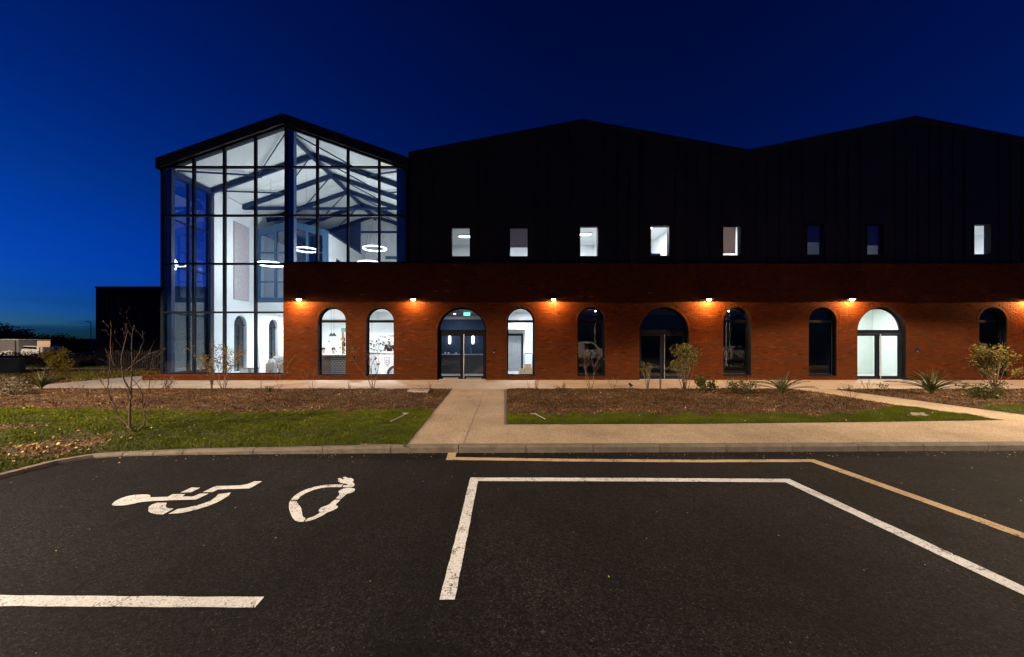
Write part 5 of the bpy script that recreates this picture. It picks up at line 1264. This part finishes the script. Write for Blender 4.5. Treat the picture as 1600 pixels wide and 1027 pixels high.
def pxw(p,off,f): return Vector(((p[0]-VX)/FPX*(SD+off*f)-bx_, off*f, CAMZ+(VY-p[1])/FPX*(SD+off*f)-zb))
for pth,r0,off in SP:
    pts=[pxw(p,off,i/(len(pth)-1)) for i,p in enumerate(pth)]
    if pth[0][1]>670: pts[0].z=-0.03
    q=[]
    for a_,b_ in zip(pts,pts[1:]):
        for k in range(3): q.append(a_.lerp(b_,k/3)+Vector((random.gauss(0,0.004),random.gauss(0,0.006),0)))
    q.append(pts[-1]); m.tube(q,[max(0.0028,r0*0.8*(1-0.72*i/len(q))) for i in range(len(q))],6)
    for k in range(int(len(q)*0.5)):
        i=random.randint(int(len(q)*0.25),len(q)-1); dv=(q[min(i+1,len(q)-1)]-q[max(i-1,0)]).normalized(); tp_=[]
        branchy(m,q[i],(dv+rnd_dir(0.3)*0.8).normalized(),random.uniform(0.10,0.34),0.0042,1 if random.random()<0.35 else 0,tp_,0.22,(1,2),0.6,0.6)
m.build('branches',M['bark'],o,smooth=True)
bare_shrub('slender shrub with sparse yellow leaves in front of the glass panes',349,612,1.5,6,2,0.014,0.28,'bark_pale',leaves=1100,leafm='leaf_yellow',lsize=0.06,seed=5)
tuft('upright bundle of dry reeds beside the slender yellow shrub',331,609,1.05,60,0.11,seed=4)
bare_shrub('thin shrub with a few brown leaves at the brick corner',437,610,1.35,3,2,0.007,0.15,'bark_pale',leaves=30,lsize=0.06,seed=9)
bare_shrub('low bare twigs left of the first arched window',488,609,0.9,6,1,0.006,0.45,'bark_pale',seed=14)
bare_shrub('bare shrub with clinging brown leaves in front of the second arch',582,612,2.15,3,2,0.019,0.32,'bark_pale',leaves=110,leafm='leaf_brown',lsize=0.105,seed=31)
bush('small clipped grey-green shrub by the plinth at the left',262,610,0.34,0.36,0,260,'leaf_grey',0.04,6,'clipped_shrub',clumps=7)
bare_shrub('twiggy low shrub left of the clipped grey-green shrub',236,608,0.55,6,1,0.005,0.6,'bark_pale',leaves=70,leafm='leaf_grey',lsize=0.035,seed=8)
flax('dark flax plant at the left end of the pavement',64,613,0.62,0.62,46,41)
bush('pale grey-leaved shrub at the far left edge of the bed',16,621,0.95,0.5,0,900,'leaf_grey',0.055,17,'grey_shrub',clumps=16)
bare_shrub('small sprawling twigs right of the left flax plant',122,612,0.4,7,1,0.005,0.8,'bark_pale',leaves=60,leafm='leaf_olive',lsize=0.03,seed=12)
bare_shrub('bare shrub rising in front of the window that mirrors the van',922,609,1.55,3,2,0.013,0.38,'bark_pale',leaves=25,leafm='leaf_grey',lsize=0.06,seed=44)
bare_shrub('low fan of bare twigs right of the mirrored van',958,608,0.62,8,1,0.005,0.55,'bark_pale',seed=15)
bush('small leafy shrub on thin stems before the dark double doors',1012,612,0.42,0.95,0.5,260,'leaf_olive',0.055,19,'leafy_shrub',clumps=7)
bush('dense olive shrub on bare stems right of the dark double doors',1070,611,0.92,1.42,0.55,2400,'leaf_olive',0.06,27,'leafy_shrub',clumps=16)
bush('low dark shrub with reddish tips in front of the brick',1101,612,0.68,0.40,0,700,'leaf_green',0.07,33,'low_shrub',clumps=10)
bush('low rounded green shrub in the middle bed',1156,619,0.8,0.46,0,1400,'leaf_green',0.045,35,'low_shrub',clumps=12)
bare_shrub('low bare twigs between the round shrub and the flax',1182,609,0.55,7,1,0.005,0.5,'bark_pale',seed=16)
flax('flax plant in the middle bed beside the diagonal path',1222,621,0.75,0.66,46,52)
bare_shrub('twiggy shrub at the near edge of the diagonal path',1330,626,0.5,7,1,0.005,0.6,'bark',leaves=60,leafm='leaf_brown',lsize=0.03,seed=18)
bare_shrub('twiggy shrub in front of the bright doors',1355,612,0.6,6,1,0.006,0.45,'bark',leaves=80,leafm='leaf_brown',lsize=0.035,seed=19)
bush('small dark clump left of the large flax plant',1384,612,0.3,0.22,0,120,'leaf_green',0.04,36,'low_shrub',clumps=6)
flax('large flax plant in the right bed',1455,620,0.95,0.74,64,61)
bush('small dark green clump right of the large flax plant',1506,611,0.42,0.26,0,170,'leaf_green',0.045,38,'low_shrub',clumps=7)
bush('low spreading green shrub under the tall yellowish shrub',1535,626,0.85,0.42,0,1400,'leaf_green',0.045,39,'low_shrub',clumps=12)
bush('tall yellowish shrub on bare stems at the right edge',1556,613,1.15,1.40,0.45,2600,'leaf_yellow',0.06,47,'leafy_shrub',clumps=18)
tuft('wispy grass tuft below the lit corridor window',838,608,0.42,26,0.14,seed=6); tuft('small upright stalks right of the wispy tuft',826,609,0.3,8,0.1,seed=7)
tuft('dry upright stalks at the dark double doors',1032,609,0.5,22,0.05,seed=8); tuft('short dry stalks left of the lobby doors',672,608,0.32,10,0.1,seed=9); tuft('short dry stalks between the first two arches',546,608,0.34,10,0.1,seed=10)
tuft('green tuft in the mulch below the brick corner',420,616,0.2,60,0.2,'leaf_green',seed=11); bush('low green sprig in the middle bed near the path corner',878,610,0.36,0.16,0,110,'leaf_green',0.04,62,'low_shrub',clumps=6)
tuft('thin dry stalks in front of the lowest glass panes',408,608,0.75,6,0.1,seed=12)
bush('tiny dark sprig at the start of the diagonal path',1326,609.5,0.22,0.13,0,70,'leaf_green',0.03,64,'low_shrub',clumps=4)
x,y=G(985,607,PV); o=thing('spike_light','small black garden spotlight on a spike in the middle bed','garden light',(x,y,gz(x,y)))
MB().tube([(0,0,-0.02),(0,0,0.1)],0.01,6).build('spike',M['black'],o); MB().tube([(0.05,0.02,0.09),(-0.05,-0.02,0.17)],[0.05,0.038],12).build('lamp_head',M['black'],o)

# ================================================================== VEHICLES
def loft_car(name,label,cat,loc,rz,bodym,st,wheels,wr,wins,grp=None):
    """st: stations (x, halfwidth, z_sill, z_belt, halfwidth_roof, z_roof) from tail to nose"""
    o=thing(name,label,cat,loc,rz,grp); m=MB(); n=8; vs=[]; fs=[]
    for (x,hw,zs,zb,hr,zr) in st:
        ring=[(x,-hw*0.9,zs),(x,-hw,zs+0.16),(x,-hw,zb-0.05),(x,-hw*0.965,zb)]+[(x,-hr,zr-0.06),(x,-hr*0.86,zr)]
        vs+=ring+[(a,-b_,c) for a,b_,c in reversed(ring)]
    n=12
    for i in range(len(st)-1):
        for j in range(n-1): fs.append((i*n+j,(i+1)*n+j,(i+1)*n+j+1,i*n+j+1))
        fs.append((i*n+n-1,(i+1)*n+n-1,(i+1)*n,i*n))
    fs.append(tuple(range(n-1,-1,-1))); fs.append(tuple((len(st)-1)*n+j for j in range(n)))
    m.add(vs,fs); b_=m.build('body',bodym,o,fix=True)
    sd=b_.modifiers.new('bevel','BEVEL'); sd.width=0.035; sd.segments=2; sd.limit_method='ANGLE'; sd.angle_limit=math.radians(25)
    for poly in wins:
        for s_ in ((1,-1) if poly[0]=='side' else (1,)):
            w_=MB()
            if poly[0]=='side':
                _,pts=poly
                w_.add([(x,s_*(y+0.012),z) for x,y,z in pts]+[(x,s_*(y-0.02),z) for x,y,z in pts],[tuple(range(len(pts))),tuple(len(pts)+i for i in reversed(range(len(pts))))]+[(i,len(pts)+i,len(pts)+(i+1)%len(pts),(i+1)%len(pts)) for i in range(len(pts))])
            else:
                _,pts,dx=poly; k=len(pts)
                w_.add([(x+dx,y,z+0.008) for x,y,z in pts]+[(x-dx,y,z-0.03) for x,y,z in pts],[tuple(range(k)),tuple(k+i for i in reversed(range(k)))]+[(i,k+i,k+(i+1)%k,(i+1)%k) for i in range(k)])
            w_.build('window',M['carglass'],o,fix=True)
    hwid=max(s[1] for s in st)
    for x in wheels:
        for s_ in (-1,1):
            t=MB(); t.lathe([(wr*0.62,-0.1),(wr*0.96,-0.1),(wr,-0.07),(wr,0.07),(wr*0.96,0.1),(wr*0.62,0.1),(wr*0.62,-0.1)],24); q=t.build('wheel',M['tyre'],o,smooth=False); q.location=(x,s_*(hwid-0.085),wr); q.rotation_euler=(PI/2,0,0)
            r2=MB(); r2.lathe([(0,0.07),(wr*0.2,0.075),(wr*0.3,0.05),(wr*0.61,0.06),(wr*0.61,-0.06),(0,-0.06)],10); e=r2.build('rim',M['steel'],q)
            if s_>0: e.rotation_euler=(PI,0,0)
    xn=st[-1][0]; xt=st[0][0]; zb=st[-1][3]
    for s_ in (-1,1):
        boxo('headlight',(xn-0.16,xn+0.012,s_*st[-1][1]*0.72-0.14,s_*st[-1][1]*0.72+0.14,zb-0.2,zb-0.07),M['white'],o,bevel=0.02)
        boxo('tail_light',(xt-0.012,xt+0.1,s_*st[0][1]*0.8-0.1,s_*st[0][1]*0.8+0.1,st[0][3]-0.25,st[0][3]-0.02),paint('tail_red',(0.25,0.01,0.01),0.3),o,bevel=0.02)
        boxo('door_mirror',(st[-1][0]-1.42,st[-1][0]-1.27,s_*(hwid+0.1)-0.09,s_*(hwid+0.1)+0.09,zb+0.14,zb+0.28),bodym,o,bevel=0.03)
    boxo('grille',(xn-0.05,xn+0.015,-0.4,0.4,zb-0.36,zb-0.2),M['black'],o,bevel=0.01)
    boxo('number_plate',(xn-0.02,xn+0.022,-0.26,0.26,0.34,0.44),M['white'],o)
    return o
CAR=[(-2.05,0.70,0.34,0.82,0.62,0.98),(-1.95,0.84,0.24,0.95,0.66,1.30),(-1.5,0.88,0.22,0.96,0.66,1.46),(-0.5,0.89,0.2,0.95,0.66,1.50),(0.3,0.89,0.2,0.93,0.64,1.42),(1.05,0.88,0.2,0.90,0.70,0.99),(1.75,0.84,0.22,0.80,0.66,0.88),(2.05,0.72,0.3,0.68,0.52,0.74)]
CW=[('side',[(-1.6,0.80,1.02),(0.75,0.81,1.0),(0.22,0.69,1.33),(-0.5,0.70,1.40),(-1.45,0.70,1.36)]),('front',[(0.98,-0.66,1.02),(0.98,0.66,1.02),(0.38,0.56,1.37),(0.38,-0.56,1.37)],0.02)]
def car(label,loc,rz,mat): return loft_car('parked_car',label,'car',loc,rz,mat,CAR,(-1.3,1.28),0.31,CW,'parked cars')
VAN=[(-2.6,0.92,0.3,1.1,0.86,1.92),(-2.5,0.97,0.26,1.1,0.88,1.99),(0.6,0.98,0.24,1.1,0.88,1.99),(1.1,0.98,0.24,1.1,0.86,1.93),(1.95,0.97,0.24,1.06,0.84,1.20),(2.55,0.9,0.3,0.92,0.74,0.98),(2.7,0.8,0.36,0.82,0.62,0.88)]
VW=[('side',[(0.25,0.94,1.15),(1.55,0.95,1.13),(1.05,0.90,1.72),(0.25,0.91,1.74)]),('front',[(1.85,-0.78,1.22),(1.85,0.78,1.22),(1.2,0.74,1.82),(1.2,-0.74,1.82)],0.02)]
loft_car('parked_van','white van parked across the car park, mirrored in a dark arched window','van',(8.1,-6.6,0),0.0,M['car_white'],VAN,(-1.6,1.65),0.34,VW)
car('white hatchback parked across the car park, mirrored in a dark arched window',(23.2,-5.2,0),-0.5,M['car_white'])
xx=(39-VX)/FPX*46
car('white car parked far left beyond the hedge',(xx,46,0),PI+0.3,M['car_white']); car('dark car parked to the right of the far white car',((59-VX)/FPX*48,48,0),PI+0.3,M['car_dark'])

# ================================================================== LEFT BACKGROUND
def bx_at(px0,px1,d): return (px0-VX)/FPX*d,(px1-VX)/FPX*d
o=thing('annex_building','dark ribbed metal-clad annex left of the glazed gable','building',(-24.0,28.6,0))
x0=(150-VX)/FPX*28.6+24.0; x=x0; zt=CAMZ+(VY-450)/FPX*28.6
MB().box(x0+0.03,8.2,0.06,9.0,-0.02,zt-0.03).build('body',M['clad2'],o)
while x<8.2:
    m=MB(); m.box(x+0.003,min(x+0.297,8.2),0.0,0.058,0,zt); m.box(x-0.008,x+0.008,-0.012,-0.0005,0,zt); m.build('cladding_panel',M['clad2'],o); x+=0.30
MB().box(x0-0.05,8.25,-0.06,9.05,zt+0.001,zt+0.10).build('parapet_capping',M['clad2'],o)
for y_ in np.arange(0.3,9,0.6): MB().box(x0-0.01,x0+0.029,float(y_)-0.015,float(y_)+0.015,0,zt).build('rib',M['clad2'],o)
M['fence_wood']=paint('dark_fence_timber',(0.018,0.013,0.010),0.9,var=0.4,nscale=12)
# slatted fence before the annex
x0,x1=bx_at(168,262,24.2); o=thing('fence','low dark timber fence in front of the annex','fence',(x0,24.2,0))
L=x1-x0; k=0
while k*0.16<L: MB().box(k*0.16,k*0.16+0.07,-0.012,0.012,0.08,1.28+0.04*math.sin(k*2.1)).build('slat',M['fence_wood'],o); k+=1
for zz in (0.35,1.05): MB().box(0,L,0.013,0.05,zz,zz+0.07).build('rail',M['fence_wood'],o)
x0,x1=bx_at(-40,29,45); o=thing('cabin','pale grey cabin at the far left edge','building',(x0,45,0)); MB().box(0,x1-x0,0,3,0,2.15).build('wall',paint('cabin_render',(0.20,0.195,0.19),0.8,var=0.1),o); MB().box(-0.1,x1-x0+0.1,-0.1,3.1,2.151,2.25).build('roof',M['lgrey'],o); MB().tube([(x1-x0-0.3,-0.05,0),(x1-x0-0.3,-0.05,2.12)],0.05,8).build('downpipe',M['black'],o)
x0,x1=bx_at(-60,30,21); o=thing('low_wall','dark low wall at the far left in front of the cabin','wall',(x0,21,0.05)); MB().box(0,x1-x0,0,0.3,0,0.78).build('wall_body',M['clad2'],o,bevel=0.01); MB().box(-0.02,x1-x0+0.02,-0.02,0.32,0.781,0.83).build('coping',M['clad2'],o)
x0,x1=bx_at(58.5,79,40); o=thing('sign_board','tan sign board on two posts far left','sign',((x0+x1)/2,40,0)); MB().box((x0-x1)/2,(x1-x0)/2,-0.03,0.03,1.4,2.0).build('panel',paint('tan_board',(0.32,0.22,0.14),0.8),o)
for s_ in (-0.5,0.5): MB().box(s_-0.04,s_+0.04,0.031,0.1,0,1.9).build('post',M['bark'],o)
M['leaf_gold']=rndmat('leaf_gold',[(0,(0.09,0.075,0.012)),(0.5,(0.26,0.20,0.03)),(1,(0.45,0.34,0.07))],0.6)
x0=(90-VX)/FPX*25; bush('yellow-green round bush beside the far hedge',0,0,1.35,1.35,0.1,4200,'leaf_gold',0.10,71,'garden_bush',loc=(x0,25,0.05),clumps=18)
# hedge
random.seed(3); x0,x1=bx_at(26,170,30); o=thing('hedge','long low dark hedge on the far left','hedge',((x0+x1)/2,30,0)); l=MB(); hw=(x1-x0)/2+1.5
for _ in range(5000):
    p=Vector((random.uniform(-hw,hw),random.uniform(-0.5,0.5),random.uniform(0.02,1.0)+0.08*math.sin(random.random()*9))); leafquad(l,p,random.uniform(0.08,0.16),0.6)
l.build('foliage',M['leaf_dark'],o,rnd=True); MB().box(-hw+0.1,hw-0.1,-0.32,0.32,0,0.8).build('branches',M['bark'],o)
# trees against the dusk
def dark_tree(label,px,d,top,w_,seed,trunk=0.35,n=1500):
    random.seed(seed); x=(px-VX)/FPX*d; h=CAMZ+(VY-top)/FPX*d; o=thing('tree',label,'tree',(x,d,0),group='dark trees on the far left horizon'); m=MB(); l=MB()
    m.tube([(0,0,-0.1),(0.1,0,h*0.3),(-0.05,0.1,h*0.6),(0,0,h*0.85)],[0.22,0.17,0.1,0.03],7)
    cl=[]
    for _ in range(16):
        a=random.uniform(0,2*PI); rr=random.random()**0.5; t=random.random(); c=Vector((math.cos(a)*rr*w_*0.45*(1-0.5*t),math.sin(a)*rr*w_*0.45*(1-0.5*t),h*(trunk*0.5+(0.93-trunk*0.5)*t))); cl.append((c,random.uniform(0.5,1.0)*w_*0.17)); m.tube([(0,0,c.z*0.6),tuple(c*0.6+Vector((0,0,c.z*0.32))),tuple(c)],[0.06,0.04,0.015],5)
    for _ in range(n):
        c,cr=random.choice(cl); v=Vector((random.gauss(0,1),random.gauss(0,1),random.gauss(0,1))).normalized()*cr*random.random()**0.4; p=c+v; p.z=max(0.1,p.z); leafquad(l,p,random.uniform(0.25,0.55),0.6)
    m.build('trunk',M['bark'],o); l.build('crown',M['leaf_dark'],o,rnd=True)
for px,d,top,w_,sd,lab in [(-30,80,505,13,1,'tall dark tree cut by the left edge'),(14,82,509,10,2,'tall dark tree behind the pale cabin'),(38,84,517,9,3,'dark tree behind the far white car'),(62,90,528,9,4,'low dark tree behind the sign board'),(88,92,526,9,5,'rounded dark tree above the yellow bush'),(110,96,531,9,6,'low dark tree right of the yellow bush'),(134,100,535,9,7,'lowest dark tree left of the annex'),(155,100,534,9,8,'dark tree partly behind the annex')]:
    dark_tree(lab,px,d,top,w_,sd)
# far ridge of hills
hm=MB(); random.seed(8); pts=[]
for i in range(121):
    a=math.radians(-150+2.5*i); r=1500; hh=13+4*math.sin(i*0.37)+3*math.sin(i*0.91+1)+2*math.sin(i*2.3); pts.append((math.sin(a)*r,math.cos(a)*r,max(6,hh)))
for a,b_ in zip(pts,pts[1:]):
    hm.add([(a[0]*0.8,a[1]*0.8,-1),(b_[0]*0.8,b_[1]*0.8,-1),(b_[0],b_[1],b_[2]),(a[0],a[1],a[2]),(a[0]*1.3,a[1]*1.3,-1),(b_[0]*1.3,b_[1]*1.3,-1)],[(0,1,2,3),(3,2,5,4)])
hl=hm.build('hills',M['field'],None,smooth=True); hl['kind']='structure'
x=(142-VX)/FPX*70; o=thing('street_lamp','thin unlit lamp post far off left of the annex','street lamp',(x,70,0)); MB().tube([(0,0,0),(0,0,5.6)],[0.08,0.05],8).build('pole',M['grey'],o); MB().tube([(0,0,5.6),(-0.5,0,5.75)],0.04,6).build('arm',M['grey'],o); MB().box(-0.95,-0.45,-0.1,0.1,5.7,5.8).build('lamp_head',M['grey'],o)
